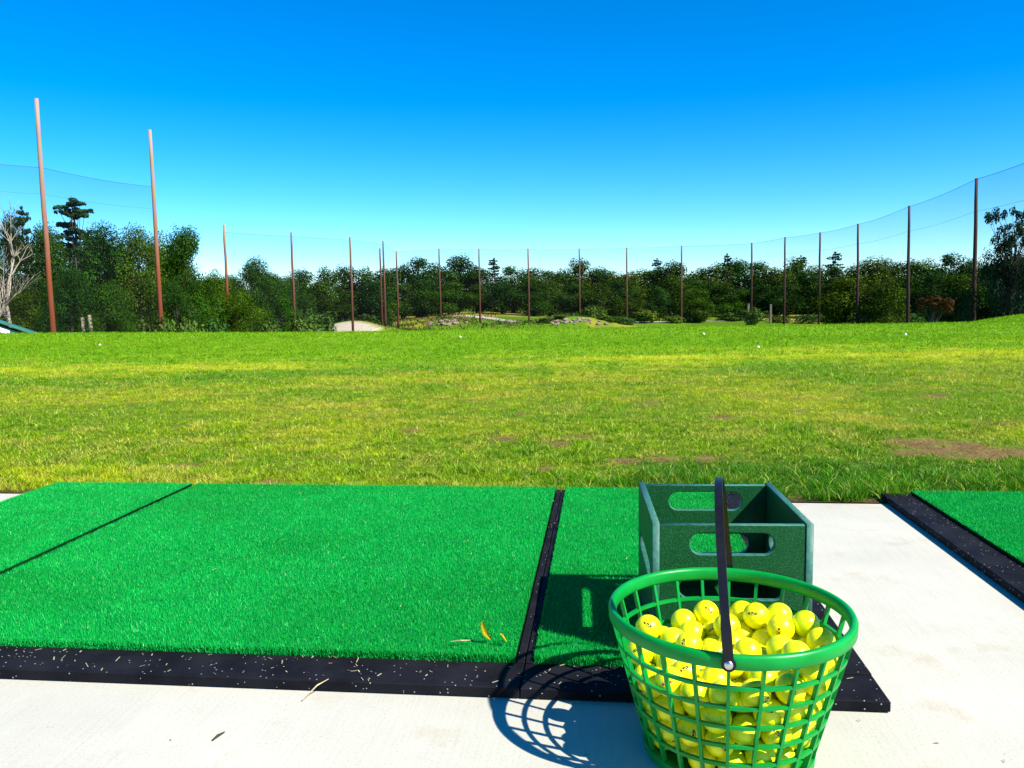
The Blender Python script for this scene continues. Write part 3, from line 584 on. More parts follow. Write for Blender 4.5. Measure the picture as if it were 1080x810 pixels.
# ------------------------------------------------------------------ basket of balls
BX, BY = .326, 1.22
RZ = math.radians(14.8)
bk = empty('ball_basket', (BX, BY, 0), -RZ); bk.scale = (.98, .98, 1)      # local +Y runs from the front pivot to the back pivot
tag(bk, 'round green plastic lattice basket full of yellow golf balls on concrete', 'basket')
def rad(z): return .1215 + .057 * z / .21
bm = bmesh.new()
add_lathe(bm, [(.1775, .206), (.1835, .2065), (.186, .209), (.1865, .222), (.1845, .2265), (.181, .228), (.1765, .2265), (.1745, .222), (.1745, .210)], 128, True)
bm_obj('rim', bm, M_bask, bk, True)
bm = bmesh.new()
NR = 24
def rib(bm, a, z0, z1, wt=.0046, wr=.0065):
    ca, sa = math.cos(a), math.sin(a); vs = []
    for z in (z0, z1):
        r = rad(z)
        for dr, dt in ((-.001, -wt / 2), (-.001 + wr, -wt / 2), (-.001 + wr, wt / 2), (-.001, wt / 2)):
            vs.append(bm.verts.new(((r + dr) * ca - dt * sa, (r + dr) * sa + dt * ca, z)))
    for f in ((0, 1, 2, 3), (7, 6, 5, 4), (0, 4, 5, 1), (1, 5, 6, 2), (2, 6, 7, 3), (3, 7, 4, 0)): bm.faces.new([vs[i] for i in f])
for i in range(NR): rib(bm, 2 * PI * (i + 0) / NR + PI / 2, .006, .2075)
for z in (.176, .144, .112, .080, .048):
    r = rad(z); add_lathe(bm, [(r - .0004, z - .0025), (r + .0050, z - .0025), (r + .0052, z + .0025), (r - .0002, z + .0025)], 96, True)
r = rad(.012); add_lathe(bm, [(r - .003, .0), (r + .006, .0), (r + .0075, .016), (r - .0015, .016)], 96, True)
bmesh.ops.bevel(bm, geom=[e for e in bm.edges if e.calc_face_angle(0) > .5], offset=.0008, segments=1, affect='EDGES')
bm_obj('lattice_wall', bm, M_bask, bk)
bm = bmesh.new(); add_lathe(bm, [(.0005, .003), (.1185, .003), (.1185, .009), (.0005, .009)], 64, False); bm_obj('basket_floor', bm, M_bask, bk)
# bail handle: flat black strap, standing up, leaning a little to the left
def handle():
    bm = bmesh.new(); R0 = .1895; n = 48; rows = []
    for i in range(n + 1):
        a = PI * i / n
        y = -R0 * math.cos(a); z = .204 * math.sin(a) ** .9
        # local frame
        a2 = a + .01; a1 = a - .01
        ty = R0 * math.sin(a); tzz = .204 * .9 * max(math.sin(a), .03) ** (-.1) * math.cos(a)
        l = math.hypot(ty, tzz) or 1; ny, nz = -tzz / l, ty / l
        w = .0062 if 3 < i < n - 3 else .0072
        rows.append([bm.verts.new((sx * w, y + ny * k, z + nz * k)) for sx, k in ((-1, -.0014), (-.93, .0014), (.93, .0014), (1, -.0014))])
    for A, B in zip(rows[:-1], rows[1:]):
        for k in range(4): bm.faces.new((A[k], A[(k + 1) % 4], B[(k + 1) % 4], B[k]))
    bm.faces.new(rows[0]); bm.faces.new(rows[-1][::-1])
    for sy in (-1, 1):      # round ends at the pivots
        M = Matrix.Translation((0, sy * R0, 0)) @ Matrix.Rotation(PI / 2, 4, 'X')
        bmesh.ops.create_cone(bm, cap_ends=True, segments=24, radius1=.0098, radius2=.0098, depth=.0034, matrix=M)
    o = bm_obj('handle', bm, M_black, bk, False); o.location = (0, 0, .2165); o.rotation_euler = (0, math.radians(-5), 0)
    for sy in (-1, 1):
        bm = bmesh.new(); bmesh.ops.create_uvsphere(bm, u_segments=20, v_segments=12, radius=.0062)
        for v in bm.verts: v.co.y *= .55
        r = bm_obj('rivet', bm, M_metal, o, True); r.location = (0, sy * (R0 + .0022), 0)
handle()

# balls ----------------------------------------------------------------------
bm = bmesh.new(); bmesh.ops.create_uvsphere(bm, u_segments=28, v_segments=16, radius=.02135)
ball_me = bpy.data.meshes.new('golf_ball'); bm.to_mesh(ball_me); bm.free()
ball_me.polygons.foreach_set('use_smooth', [True] * len(ball_me.polygons))
ball_meshes = []
for m in M_ball + [M_white]:
    me = ball_me.copy(); me.materials.append(m); ball_meshes.append(me)
BALL_LABELS = {114: 'yellow golf ball on top of the heap, first from left in back row',
 139: 'yellow golf ball on top of the heap, second from left in back row',
 147: 'yellow golf ball on top of the heap, third from left in back row',
 130: 'yellow golf ball on top of the heap, fourth from left in back row',
 138: 'lime tinted golf ball on top of the heap, fifth from left in back row',
 146: 'lime tinted golf ball on top of the heap, sixth from left in back row',
 123: 'yellow golf ball on top of the heap, first from left in second row',
 106: 'lime tinted golf ball on top of the heap, second from left in second row',
 140: 'yellow golf ball on top of the heap, third from left in second row',
 131: 'yellow golf ball on top of the heap, fourth from left in second row',
 148: 'yellow golf ball on top of the heap, fifth from left in second row',
 95: 'lime tinted golf ball on top of the heap, sixth from left in second row',
 129: 'yellow golf ball on top of the heap, seventh from left in second row',
 132: 'lime tinted golf ball on top of the heap, first from left in third row',
 105: 'yellow golf ball on top of the heap, second from left in third row',
 143: 'yellow golf ball on top of the heap, third from left in third row',
 122: 'yellow golf ball on top of the heap, fourth from left in third row',
 121: 'yellow golf ball on top of the heap, fifth from left in third row',
 112: 'yellow golf ball on top of the heap, sixth from left in third row',
 137: 'yellow golf ball on top of the heap, seventh from left in third row',
 149: 'yellow golf ball on top of the heap, first from left in front row',
 116: 'yellow golf ball on top of the heap, second from left in front row',
 134: 'yellow golf ball on top of the heap, third from left in front row',
 125: 'lime tinted golf ball on top of the heap, fourth from left in front row',
 128: 'lime tinted golf ball on top of the heap, fifth from left in front row',
 127: 'lime tinted golf ball on top of the heap, sixth from left in front row',
 103: 'yellow golf ball on top of the heap, seventh from left in front row',
 90: 'yellow golf ball behind front lattice, first row below rim, first from left',
 55: 'yellow golf ball behind front lattice, first row below rim, second from left',
 141: 'lime tinted golf ball behind front lattice, first row below rim, third from left',
 124: 'lime tinted golf ball behind front lattice, first row below rim, fourth from left',
 133: 'yellow golf ball behind front lattice, first row below rim, fifth from left',
 99: 'yellow golf ball behind front lattice, first row below rim, sixth from left',
 91: 'yellow golf ball behind front lattice, first row below rim, seventh from left',
 126: 'yellow golf ball behind front lattice, first row below rim, eighth from left',
 150: 'yellow golf ball behind front lattice, first row below rim, ninth from left',
 89: 'yellow golf ball behind front lattice, first row below rim, tenth from left',
 92: 'lime tinted golf ball behind front lattice, first row below rim, eleventh from left',
 151: 'yellow golf ball behind front lattice, first row below rim, twelfth from left',
 144: 'lime tinted golf ball behind front lattice, first row below rim, thirteenth from left',
 110: 'yellow golf ball behind front lattice, first row below rim, fourteenth from left',
 145: 'yellow golf ball behind front lattice, first row below rim, fifteenth from left',
 111: 'yellow golf ball behind front lattice, first row below rim, sixteenth from left',
 65: 'yellow golf ball behind front lattice, second row below rim, first from left',
 108: 'yellow golf ball behind front lattice, second row below rim, second from left',
 142: 'yellow golf ball behind front lattice, second row below rim, third from left',
 117: 'yellow golf ball behind front lattice, second row below rim, fourth from left',
 109: 'lime tinted golf ball behind front lattice, second row below rim, fifth from left',
 118: 'yellow golf ball behind front lattice, second row below rim, sixth from left',
 135: 'yellow golf ball behind front lattice, second row below rim, seventh from left',
 84: 'yellow golf ball behind front lattice, second row below rim, eighth from left',
 136: 'yellow golf ball behind front lattice, second row below rim, ninth from left',
 119: 'yellow golf ball behind front lattice, second row below rim, tenth from left',
 64: 'yellow golf ball behind front lattice, third row below rim, first from left',
 48: 'yellow golf ball behind front lattice, third row below rim, second from left',
 56: 'lime tinted golf ball behind front lattice, third row below rim, third from left',
 83: 'lime tinted golf ball behind front lattice, third row below rim, fourth from left',
 100: 'lime tinted golf ball behind front lattice, third row below rim, fifth from left',
 66: 'lime tinted golf ball behind front lattice, third row below rim, sixth from left',
 58: 'lime tinted golf ball behind front lattice, third row below rim, seventh from left',
 101: 'yellow golf ball behind front lattice, third row below rim, eighth from left',
 93: 'yellow golf ball behind front lattice, third row below rim, ninth from left',
 50: 'yellow golf ball behind front lattice, third row below rim, tenth from left',
 59: 'lime tinted golf ball behind front lattice, third row below rim, eleventh from left',
 47: 'lime tinted golf ball behind front lattice, fourth row below rim, first from left',
 40: 'yellow golf ball behind front lattice, fourth row below rim, second from left',
 57: 'yellow golf ball behind front lattice, fourth row below rim, third from left',
 75: 'lime tinted golf ball behind front lattice, fourth row below rim, fourth from left',
 24: 'yellow golf ball behind front lattice, fourth row below rim, fifth from left',
 67: 'yellow golf ball behind front lattice, fourth row below rim, sixth from left',
 41: 'lime tinted golf ball behind front lattice, fourth row below rim, seventh from left',
 33: 'yellow golf ball behind front lattice, fourth row below rim, eighth from left',
 4: 'yellow golf ball behind front lattice, fifth row below rim, first from left',
 22: 'yellow golf ball behind front lattice, fifth row below rim, second from left',
 5: 'lime tinted golf ball behind front lattice, fifth row below rim, third from left',
 14: 'yellow golf ball behind front lattice, fifth row below rim, fourth from left',
 23: 'yellow golf ball behind front lattice, fifth row below rim, fifth from left',
 6: 'lime tinted golf ball behind front lattice, fifth row below rim, sixth from left',
 17: 'yellow golf ball behind front lattice, fifth row below rim, seventh from left',
 32: 'lime tinted golf ball behind front lattice, fifth row below rim, eighth from left',
 15: 'lime tinted golf ball behind front lattice, fifth row below rim, ninth from left',
 16: 'yellow golf ball behind front lattice, fifth row below rim, tenth from left',
 13: 'yellow golf ball behind front lattice, sixth row below rim, first from left'}
brot = random.Random(3)
ca, sa = math.cos(-RZ), math.sin(-RZ)
for i, (x, y, z) in enumerate(BALLS):
    kind = brot.choices((0, 1, 2, 3), (38, 20, 16, 26))[0]
    o = bpy.data.objects.new('golf_ball', ball_meshes[kind])
    o.location = (BX + x, BY + y, z); o.rotation_euler = (brot.uniform(0, 6.3), brot.uniform(0, 6.3), brot.uniform(0, 6.3))
    if kind in (1, 2):
        dv = Vector((brot.uniform(-.9, .5), -1.0, brot.uniform(-.2, 1.0))); q = dv.to_track_quat('Z', 'Y') @ Matrix.Rotation(brot.uniform(0, 6.3), 3, 'Z').to_quaternion(); o.rotation_euler = q.to_euler()
    link(o); lab = BALL_LABELS.get(i, 'yellow golf ball buried inside the heap in the green basket')
    tag(o, lab, 'golf ball', 'yellow golf balls heaped in the green basket')

# white balls on the lawn
wl = [(3.32, 14.29, 'small white ball on lawn below the poles right of the rubble'), (-6.71, 13.5, 'white golf ball on lawn below the gap of the two tallest poles'),
      (3.14, 10.52, 'white golf ball resting in the yellow strip of lawn'),
      (6.32, 13.27, 'white golf ball on lawn in front of the nineteenth pole from left'), (-.9, 14.6, 'white golf ball on lawn in front of the pale path')]
for x, y, l in wl:
    o = bpy.data.objects.new('golf_ball', ball_meshes[4]); o.location = (x, y, tz(x, y) + .012); link(o); tag(o, l, 'golf ball', 'white golf balls lying on the lawn')

# ------------------------------------------------------------------ small litter on the pad
M_yleaf = plain('yellow_peel', (.62, .50, .015), .5, .3, nscale=90, amt=.2)
def peel(name, loc, rz, L, wid, curl, label):
    bm = bmesh.new(); n = 14; rows = []
    for i in range(n + 1):
        u = i / n; a = (u - .5) * curl; r = L / curl
        w = wid * math.sin(PI * (.08 + .84 * u)) ** .7
        c = Vector((r * (math.cos(a) - math.cos(curl / 2)), r * math.sin(a), .004 + .016 * u))
        rows.append([bm.verts.new(c + Vector((-w * .4, 0, w * .25))), bm.verts.new(c + Vector((0, 0, -.0005))), bm.verts.new(c + Vector((w * .4, 0, w * .35)))])
    for A, B in zip(rows[:-1], rows[1:]):
        for k in range(2): bm.faces.new((A[k], A[k + 1], B[k + 1], B[k]))
    g = bmesh.ops.solidify(bm, geom=bm.faces[:], thickness=.0014)
    o = bm_obj(name, bm, M_yleaf, None, True); o.location = loc; o.rotation_euler = (0, 0, rz); tag(o, label, 'leaf')
z0 = TH + .006
def crescent(loc, rz, R0, sweep, wid, label):
    """a stiff curled leaf standing on its edge"""
    bm = bmesh.new(); n = 18; rows = []
    for i in range(n + 1):
        u = i / n; a = PI * .95 + sweep * u; w = wid * math.sin(PI * (.10 + .82 * u)) ** .7
        c = Vector((R0 * math.cos(a), 0, R0 * math.sin(a)))
        er = Vector((math.cos(a), 0, math.sin(a)))
        rows.append([bm.verts.new(c + er * (w * q) + Vector((0, .004 * (1 - q * q * 4) + .006 * u, 0))) for q in (-.5, -.2, .2, .5)])
    for A, B in zip(rows[:-1], rows[1:]):
        for k in range(3): bm.faces.new((A[k], A[k + 1], B[k + 1], B[k]))
    bmesh.ops.solidify(bm, geom=bm.faces[:], thickness=.0015)
    o = bm_obj('fallen_leaf', bm, M_yleaf, None, True); o.location = loc; o.rotation_euler = (math.radians(-12), 0, rz); tag(o, label, 'leaf')
crescent((-.028, 1.552, z0 + .033), math.radians(12), .036, math.radians(66), .011, 'curled yellow leaf standing near the front corner of the wide mat')
peel('fallen_leaf', (-.024, 1.530, z0 - .001), math.radians(80), .013, .009, .5, 'tiny yellow leaf scrap right beside the curled yellow leaf')
def stalk(name, pts, r, m, label, cat):
    bm = bmesh.new(); add_tube(bm, pts, [r * .6] + [r] * (len(pts) - 2) + [r * .4], 6); o = bm_obj(name, bm, m); tag(o, label, cat)
M_straw = plain('straw', (.50, .40, .20), .8, .2, nscale=100)
M_twig = plain('twig_bark', (.05, .035, .025), .9, .2, nscale=100)
stalk('dry_stem', [(-.375, 1.384, .004), (-.352, 1.398, .0235), (-.336, 1.418, .0255)], .0013, M_straw, 'pale dry grass stem lying over the front rubber edge', 'grass stem')
stalk('dry_stem', [(-.125, 1.538, z0 + .002), (-.105, 1.533, z0 + .006), (-.088, 1.541, z0 + .003)], .0016, M_straw, 'short straw sprig on the turf left of the curled leaf', 'grass stem')
stalk('twig', [(-.4875, 1.258, .0025), (-.483, 1.268, .004), (-.476, 1.282, .003)], .0024, M_twig, 'short dark twig lying on bare concrete below the wide mat', 'twig')
def clippings():
    n = 300
    s = rng.uniform(-1.9, .45, n); t = np.where(rng.random(n) < .5, rng.uniform(TN + .005, T0 - .008, n), rng.uniform(T0, 2.75, n))
    z = np.where(t < T0 - .005, .0222, TH + .008)
    m = 60; s = np.concatenate([s, rng.uniform(-1.9, 1.1, m)]); t = np.concatenate([t, rng.uniform(.85, TN - .01, m)]); z = np.concatenate([z, np.full(m, .0012)])
    k = ~((s > .37) & (t > T0 - .02)); s, t, z = s[k], t[k], z[k]; n = len(s)
    a = rng.uniform(0, 2 * PI, n); L = rng.gamma(2., .0028, n) + .001; w = rng.uniform(.0005, .0012, n)
    x = s * CA + t * SA; y = -s * SA + t * CA
    dx, dy = np.cos(a) * L / 2, np.sin(a) * L / 2; px, py = -np.sin(a) * w, np.cos(a) * w
    up = rng.uniform(0, .003, n)
    V = np.stack([np.stack([x - dx - px, y - dy - py, z], 1), np.stack([x + dx - px, y + dy - py, z + up], 1), np.stack([x + dx + px, y + dy + py, z + up + .0004], 1), np.stack([x - dx + px, y - dy + py, z + .0004], 1)], 1).reshape(-1, 3)
    c = np.tile((.50, .46, .26), (n, 1)) * rng.uniform(.5, 1.3, n)[:, None]; br = (t < TN) & (rng.random(n) < .75); c[br] = np.array((.16, .11, .06))
    me = mesh_np('grass_clippings', V, np.arange(4 * n), np.full(n, 4), M_blade, False, np.repeat(c, 4, 0))
    tag(obj('grass_clippings', me), 'scattered grass clippings and crumbs on mats, rubber and concrete', 'clippings', kind='stuff')
clippings()

# ------------------------------------------------------------------ net poles
POLES = [(-35.907, 65, 16.26), (-32.87, 78, 16.438), (-34.014, 100, 9.765), (-29.43, 113, 9.804), (-23.449, 123, 9.797), (-21.75, 140, 9.103), (-20.114, 133, 9.865), (-20.365, 150, 9.157), (-13.049, 154, 9.783), (-5.802, 156, 9.791),
         (3.447, 159, 9.827), (13.334, 161, 9.796), (22.312, 160, 9.784), (32.205, 157, 9.812), (43.623, 151, 9.783), (44.99, 137, 9.78), (47.378, 128, 9.818), (46.907, 113, 9.808), (42.785, 90, 9.773), (38.231, 69, 9.787)]
ORD = ['first', 'second', 'third', 'fourth', 'fifth', 'sixth', 'seventh', 'eighth', 'ninth', 'tenth', 'eleventh', 'twelfth', 'thirteenth', 'fourteenth', 'fifteenth', 'sixteenth', 'seventeenth', 'eighteenth', 'nineteenth', 'twentieth']
for i, (x, y, zt) in enumerate(POLES):
    zb = tz(x, y) - .4; h = zt - zb; big = i < 2
    bm = bmesh.new(); r0, r1 = (.33, .19) if big else (.20, .125)
    lean = (.30 if i >= 17 else .12 if i >= 14 else 0)
    if big: r0, r1 = .23, .145
    pts = [(lean * (1 - k / 8) + random.uniform(-.02, .02), random.uniform(-.02, .02), h * k / 8) for k in range(9)]
    add_tube(bm, pts, [r0 + (r1 - r0) * k / 8 for k in range(9)], 12)
    o = bm_obj('net_pole', bm, M_polered if i < 3 else M_polebk if i >= 14 else M_polebr, None, True); o.location = (x, y, zb)
    if i == 0: l = 'tallest reddish wooden net pole, far left of the range'
    elif i == 1: l = 'tall reddish pole with pale bleached top, second from the left'
    elif i == 19: l = 'tall dark pole at far right, twentieth from the left'
    else: l = '%s wooden net pole from the left along the range' % ORD[i]
    tag(o, l, 'pole', 'wooden poles carrying the range netting')

# nets
def net(name, label, pts, sag, seam=None):
    """pts: (x, y, top z) of the attachment points; the net hangs down to the ground"""
    root = empty(name, (pts[0][0], pts[0][1], 0)); tag(root, label, 'net', 'netting round the range')
    ox, oy = pts[0][0], pts[0][1]
    tops = []
    for (a, b) in zip(pts[:-1], pts[1:]):
        L = math.hypot(b[0] - a[0], b[1] - a[1]); n = 10
        for k in range(n + (1 if b is pts[-1] else 0)):
            u = k / n; tops.append((a[0] + (b[0] - a[0]) * u, a[1] + (b[1] - a[1]) * u, a[2] + (b[2] - a[2]) * u - sag * L * 4 * u * (1 - u)))
    V = []; nz = 6
    for (x, y, z) in tops:
        zb = tz(x, y) + .1
        for k in range(nz): V.append((x - ox, y - oy, z + (zb - z) * k / (nz - 1)))
    F = []; m = len(tops)
    for i in range(m - 1):
        for k in range(nz - 1): F += [i * nz + k, (i + 1) * nz + k, (i + 1) * nz + k + 1, i * nz + k + 1]
    obj('mesh_panel', mesh_np('mesh_panel', V, F, np.full(len(F) // 4, 4), M_net, True), root)
    bm = bmesh.new(); add_tube(bm, [(x - ox, y - oy, z) for x, y, z in tops], .022 if len(pts) < 5 else .016, 6); bm_obj('top_rope', bm, M_rope, root)
    if seam:
        bm = bmesh.new(); add_tube(bm, [(x - ox, y - oy, z - seam) for x, y, z in tops], .009, 6); bm_obj('seam_rope', bm, M_rope, root)
net('range_net', 'left safety net hanging below the tops of the two tallest poles', [(-47, 53.5, 11.6), (-35.9, 65.2, 11.15), (-32.87, 78.2, 11.35)], .014, 2.0)
net('range_net', 'long back net strung between the poles before the woods', [(-34.0, 100.2, 8.9), (-29.43, 113.2, 9.3), (-23.449, 123.2, 9.4), (-20.1, 133.2, 9.4)] + [(x, y + .2, z - .12) for x, y, z in POLES[7:15]], .004)
net('range_net', 'right safety net rising along the poles toward the right edge', [(x, y + .2, z - .08) for x, y, z in POLES[14:20]] + [(34.5, 50, 9.7)], .008, 2.6)

# ------------------------------------------------------------------ trees
def leaf_cloud(lobes, n, size, cols, seed, flat=.0, squash=.85):
    r = np.random.default_rng(seed)
    L = np.array(lobes); vol = L[:, 3] ** 2; k = r.choice(len(L), n, p=vol / vol.sum())
    d = r.normal(size=(n, 3)); d /= np.linalg.norm(d, axis=1)[:, None]
    rr = r.random(n) ** .28
    rag = .86 + .26 * r.random(n) ** 2
    c = L[k, :3] + d * (L[k, 3] * rr * rag)[:, None] * np.array((1, 1, squash))
    nrm = d + r.normal(size=(n, 3)) * .50 + np.array((0, 0, .45 + flat)); nrm /= np.linalg.norm(nrm, axis=1)[:, None]
    t = np.cross(nrm, r.normal(size=(n, 3))); t /= np.linalg.norm(t, axis=1)[:, None]; b = np.cross(nrm, t)
    s = size * r.uniform(.55, 1.35, n)[:, None]; b = b * s * .62; t = t * s
    V = np.stack([c - t, c - b * .9 + t * .1, c + t, c + b * 1.1 - t * .1], 1).reshape(-1, 3)
    lobc = r.uniform(.65, 1.35, len(L))
    col = np.array(cols[0])[None] + (np.array(cols[1]) - np.array(cols[0]))[None] * r.random(n)[:, None]
    col = col * lobc[k][:, None] * r.uniform(.86, 1.14, n)[:, None]
    return V, np.repeat(col, 4, 0)
def crown_mesh(name, lobes, n, size, cols, seed, **kw):
    V, C = leaf_cloud(lobes, n, size, cols, seed, **kw)
    return mesh_np(name, V, np.arange(len(V)), np.full(len(V) // 4, 4), M_leaf, False, C)
def limbs(bm, base, top, r0, r1, ends, rs):
    k = 6; pts = [Vector(base) + (Vector(top) - Vector(base)) * i / k + Vector((random.uniform(-1, 1), random.uniform(-1, 1), 0)) * .012 for i in range(k + 1)]
    add_tube(bm, pts, [r0 * (1.35 if i == 0 else 1) + (r1 - r0) * i / k for i in range(k + 1)], 8)
    for e in ends:
        f = random.uniform(.35, .9); p = pts[0].lerp(pts[-1], f); e = Vector(e); m = p.lerp(e, .5) + Vector((0, 0, .03))
        add_tube(bm, [p, m, e], [rs, rs * .7, rs * .25], 5)
GC = [((.007, .030, .002), (.034, .092, .003)), ((.010, .034, .002), (.048, .104, .003)), ((.005, .024, .003), (.024, .072, .004)), ((.011, .036, .002), (.058, .100, .003))]
def proto_broad(seed, n, size, cols, zlow=.12, wid=.36, nl=20, rl=(.12, .21)):
    """unit tree: height 1, crown width about 2*wid"""
    rd = random.Random(seed); lobes = []
    for i in range(nl):
        z = rd.uniform(zlow + .08, .86); prof = math.sin(PI * min(1, max(0, (z - zlow + .12) / (1.05 - zlow))) ** .8) ** .6
        a = rd.uniform(0, 2 * PI); q = wid * prof * rd.uniform(.25, .78)
        lobes.append((q * math.cos(a), q * math.sin(a), z, rd.uniform(*rl)))
    lobes.append((0, 0, .55, .22)); lobes.append((rd.uniform(-.05, .05), rd.uniform(-.05, .05), .86, .135))
    cm = crown_mesh('crown', lobes, n, size, cols, seed)
    bm = bmesh.new(); random.seed(seed); limbs(bm, (0, 0, 0), (0, 0, .7), .022, .008, [l[:3] for l in lobes[::3]], .008)
    bmesh.ops.recalc_face_normals(bm, faces=bm.faces); tm = bpy.data.meshes.new('trunk'); bm.to_mesh(tm); bm.free(); tm.materials.append(M_bark)
    return cm, tm
def proto_pine(seed, n, size):
    rd = random.Random(seed); lobes = []; ends = []
    for k in range(15):
        z = .36 + .58 * (k / 14) + rd.uniform(-.015, .015); sp = (.36 * (1 - ((z - .36) / .66)) ** .8 + .035) * rd.uniform(.7, 1.1)
        for j in range(rd.choice((4, 5, 6))):
            a = rd.uniform(0, 2 * PI); L = sp * rd.uniform(.55, 1.2); up = rd.uniform(.0, .10)
            for m in range(5):
                q = L * (.30 + .175 * m) + rd.uniform(-.01, .01); lobes.append((q * math.cos(a) + rd.uniform(-.02, .02), q * math.sin(a) + rd.uniform(-.02, .02), z + up * q + rd.uniform(-.008, .008), rd.uniform(.014, .030)))
            ends.append((L * math.cos(a), L * math.sin(a), z + up * L))
    lobes.append((0, 0, .97, .03))
    cm = crown_mesh('crown', lobes, n, size, ((.010, .036, .010), (.024, .066, .018)), seed, squash=.55, flat=.4)
    bm = bmesh.new(); random.seed(seed); limbs(bm, (0, 0, 0), (0, 0, .97), .018, .004, ends[::2], .004)
    bmesh.ops.recalc_face_normals(bm, faces=bm.faces); tm = bpy.data.meshes.new('trunk'); bm.to_mesh(tm); bm.free(); tm.materials.append(M_bark)
    return cm, tm
def proto_shrub(seed, n, size, cols):
    rd = random.Random(seed); lobes = []
    for i in range(12):
        a = rd.uniform(0, 2 * PI); q = rd.uniform(.05, .38); lobes.append((q * math.cos(a), q * math.sin(a), rd.uniform(.25, .72 - q * .5), rd.uniform(.18, .28)))
    cm = crown_mesh('crown', lobes, n, size, cols, seed)
    bm = bmesh.new()
    for k in range(4): add_tube(bm, [(0, 0, 0), (rd.uniform(-.15, .15), rd.uniform(-.15, .15), .4)], [.025, .01], 5)
    bmesh.ops.recalc_face_normals(bm, faces=bm.faces); tm = bpy.data.meshes.new('trunk'); bm.to_mesh(tm); bm.free(); tm.materials.append(M_bark)
    return cm, tm
def proto_open(seed, n, size):
    rd = random.Random(seed); lobes = []
    for i in range(26):
        z = rd.uniform(.72, .97); q = .42 * rd.uniform(.2, 1.0); a = rd.uniform(0, 2 * PI)
        for k in range(3): lobes.append((q * math.cos(a) + rd.uniform(-.05, .05), q * math.sin(a) + rd.uniform(-.05, .05), z - .10 * q + rd.uniform(-.02, .02), rd.uniform(.025, .05)))
    for i in range(34):
        z = rd.uniform(.2, .68); q = .46 * rd.uniform(.1, 1.0); a = rd.uniform(0, 2 * PI); lobes.append((q * math.cos(a), q * math.sin(a), z, rd.uniform(.09, .15)))
    cm = crown_mesh('crown', lobes, n, size, ((.010, .030, .012), (.024, .056, .018)), seed)
    bm = bmesh.new(); random.seed(seed); limbs(bm, (0, 0, 0), (0, 0, .85), .02, .006, [l[:3] for l in lobes[:78:2]], .005)
    bmesh.ops.recalc_face_normals(bm, faces=bm.faces); tm = bpy.data.meshes.new('trunk'); bm.to_mesh(tm); bm.free(); tm.materials.append(M_bark)
    return cm, tm
def proto_small(seed):
    rd = random.Random(seed); lobes = [(rd.uniform(-.17, .17), rd.uniform(-.17, .17), rd.uniform(.78, .92), rd.uniform(.05, .085)) for k in range(13)]
    cm = crown_mesh('crown', lobes, 2200, .016, ((.05, .05, .012), (.09, .07, .016)), seed)
    bm = bmesh.new(); limbs(bm, (0, 0, 0), (0, 0, .82), .016, .010, [l[:3] for l in lobes], .006)
    bmesh.ops.recalc_face_normals(bm, faces=bm.faces); tm = bpy.data.meshes.new('trunk'); bm.to_mesh(tm); bm.free(); tm.materials.append(M_bark)
    return cm, tm
PROTO = {}
for i in range(4): PROTO['broad%d' % i] = [proto_broad(20 + i, 8500, .0150, GC[i], .02, .42, 24, (.12, .20)), proto_broad(30 + i, 8500, .0150, GC[i], .05, .38, 26, (.11, .21))]
PROTO['near'] = [proto_broad(40 + i, 26000, .0088, GC[i], .02, .46, 34, (.10, .18)) for i in range(4)]
PROTO['pine'] = [proto_pine(60 + i, 18000, .0088) for i in range(2)]
PROTO['shrub0'] = [proto_shrub(70, 1500, .045, ((.030, .075, .010), (.075, .145, .018)))]
PROTO['shrub1'] = [proto_shrub(71, 1500, .045, ((.022, .060, .010), (.055, .12, .016)))]
PROTO['open'] = [proto_open(80, 20000, .0105)]
PROTO['small'] = [proto_small(90)]
NATW = {'near': .80, 'pine': .60, 'shrub0': 1.0, 'shrub1': 1.0, 'open': .72, 'small': .92}
KLAB = {'broad': 'tall leafy skyline tree', 'mid': 'lower leafy front tree', 'near': 'dense near green tree', 'pine': 'dark ragged pine', 'shrub': 'low round bush'}
PB = [(x / y) for x, y, z in POLES]
def where(b):
    order = sorted(range(20), key=lambda k: PB[k])
    k = sum(1 for q in order if PB[q] < b)
    if k == 0: return 'left of the first pole', 0
    if k == 20: return 'right of the twentieth pole', 20
    near = min(order, key=lambda q: abs(PB[q] - b))
    return 'between %s and %s poles from left' % (ORD[k - 1], ORD[k]), k
recs = []
for i, (x, Y, top, w, kind, tint, px) in enumerate(TREES):
    base = kind.rstrip('0123456789')
    row = base
    if base == 'broad': row = 'broad' if i < 78 else 'mid'
    recs.append([row, x / Y, i])
groups = {}
for r in recs: groups.setdefault((r[0], where(r[1])[1]), []).append(r)
LAB = {}
for (row, k), rs in groups.items():
    rs.sort(key=lambda r: r[1])
    for j, r in enumerate(rs):
        wtxt = where(r[1])[0]
        head = KLAB.get(row, '')
        if row == 'open': LAB[r[2]] = 'tall dark tree with open ragged branches at the right edge'; continue
        if row == 'small': LAB[r[2]] = 'small reddish tree by itself on the grassy bank at right'; continue
        n = len(rs)
        LAB[r[2]] = head + ' ' + wtxt + ('' if n == 1 else ', %s of %d' % (ORD[j], n) if n < 12 else '')
tr = random.Random(9)
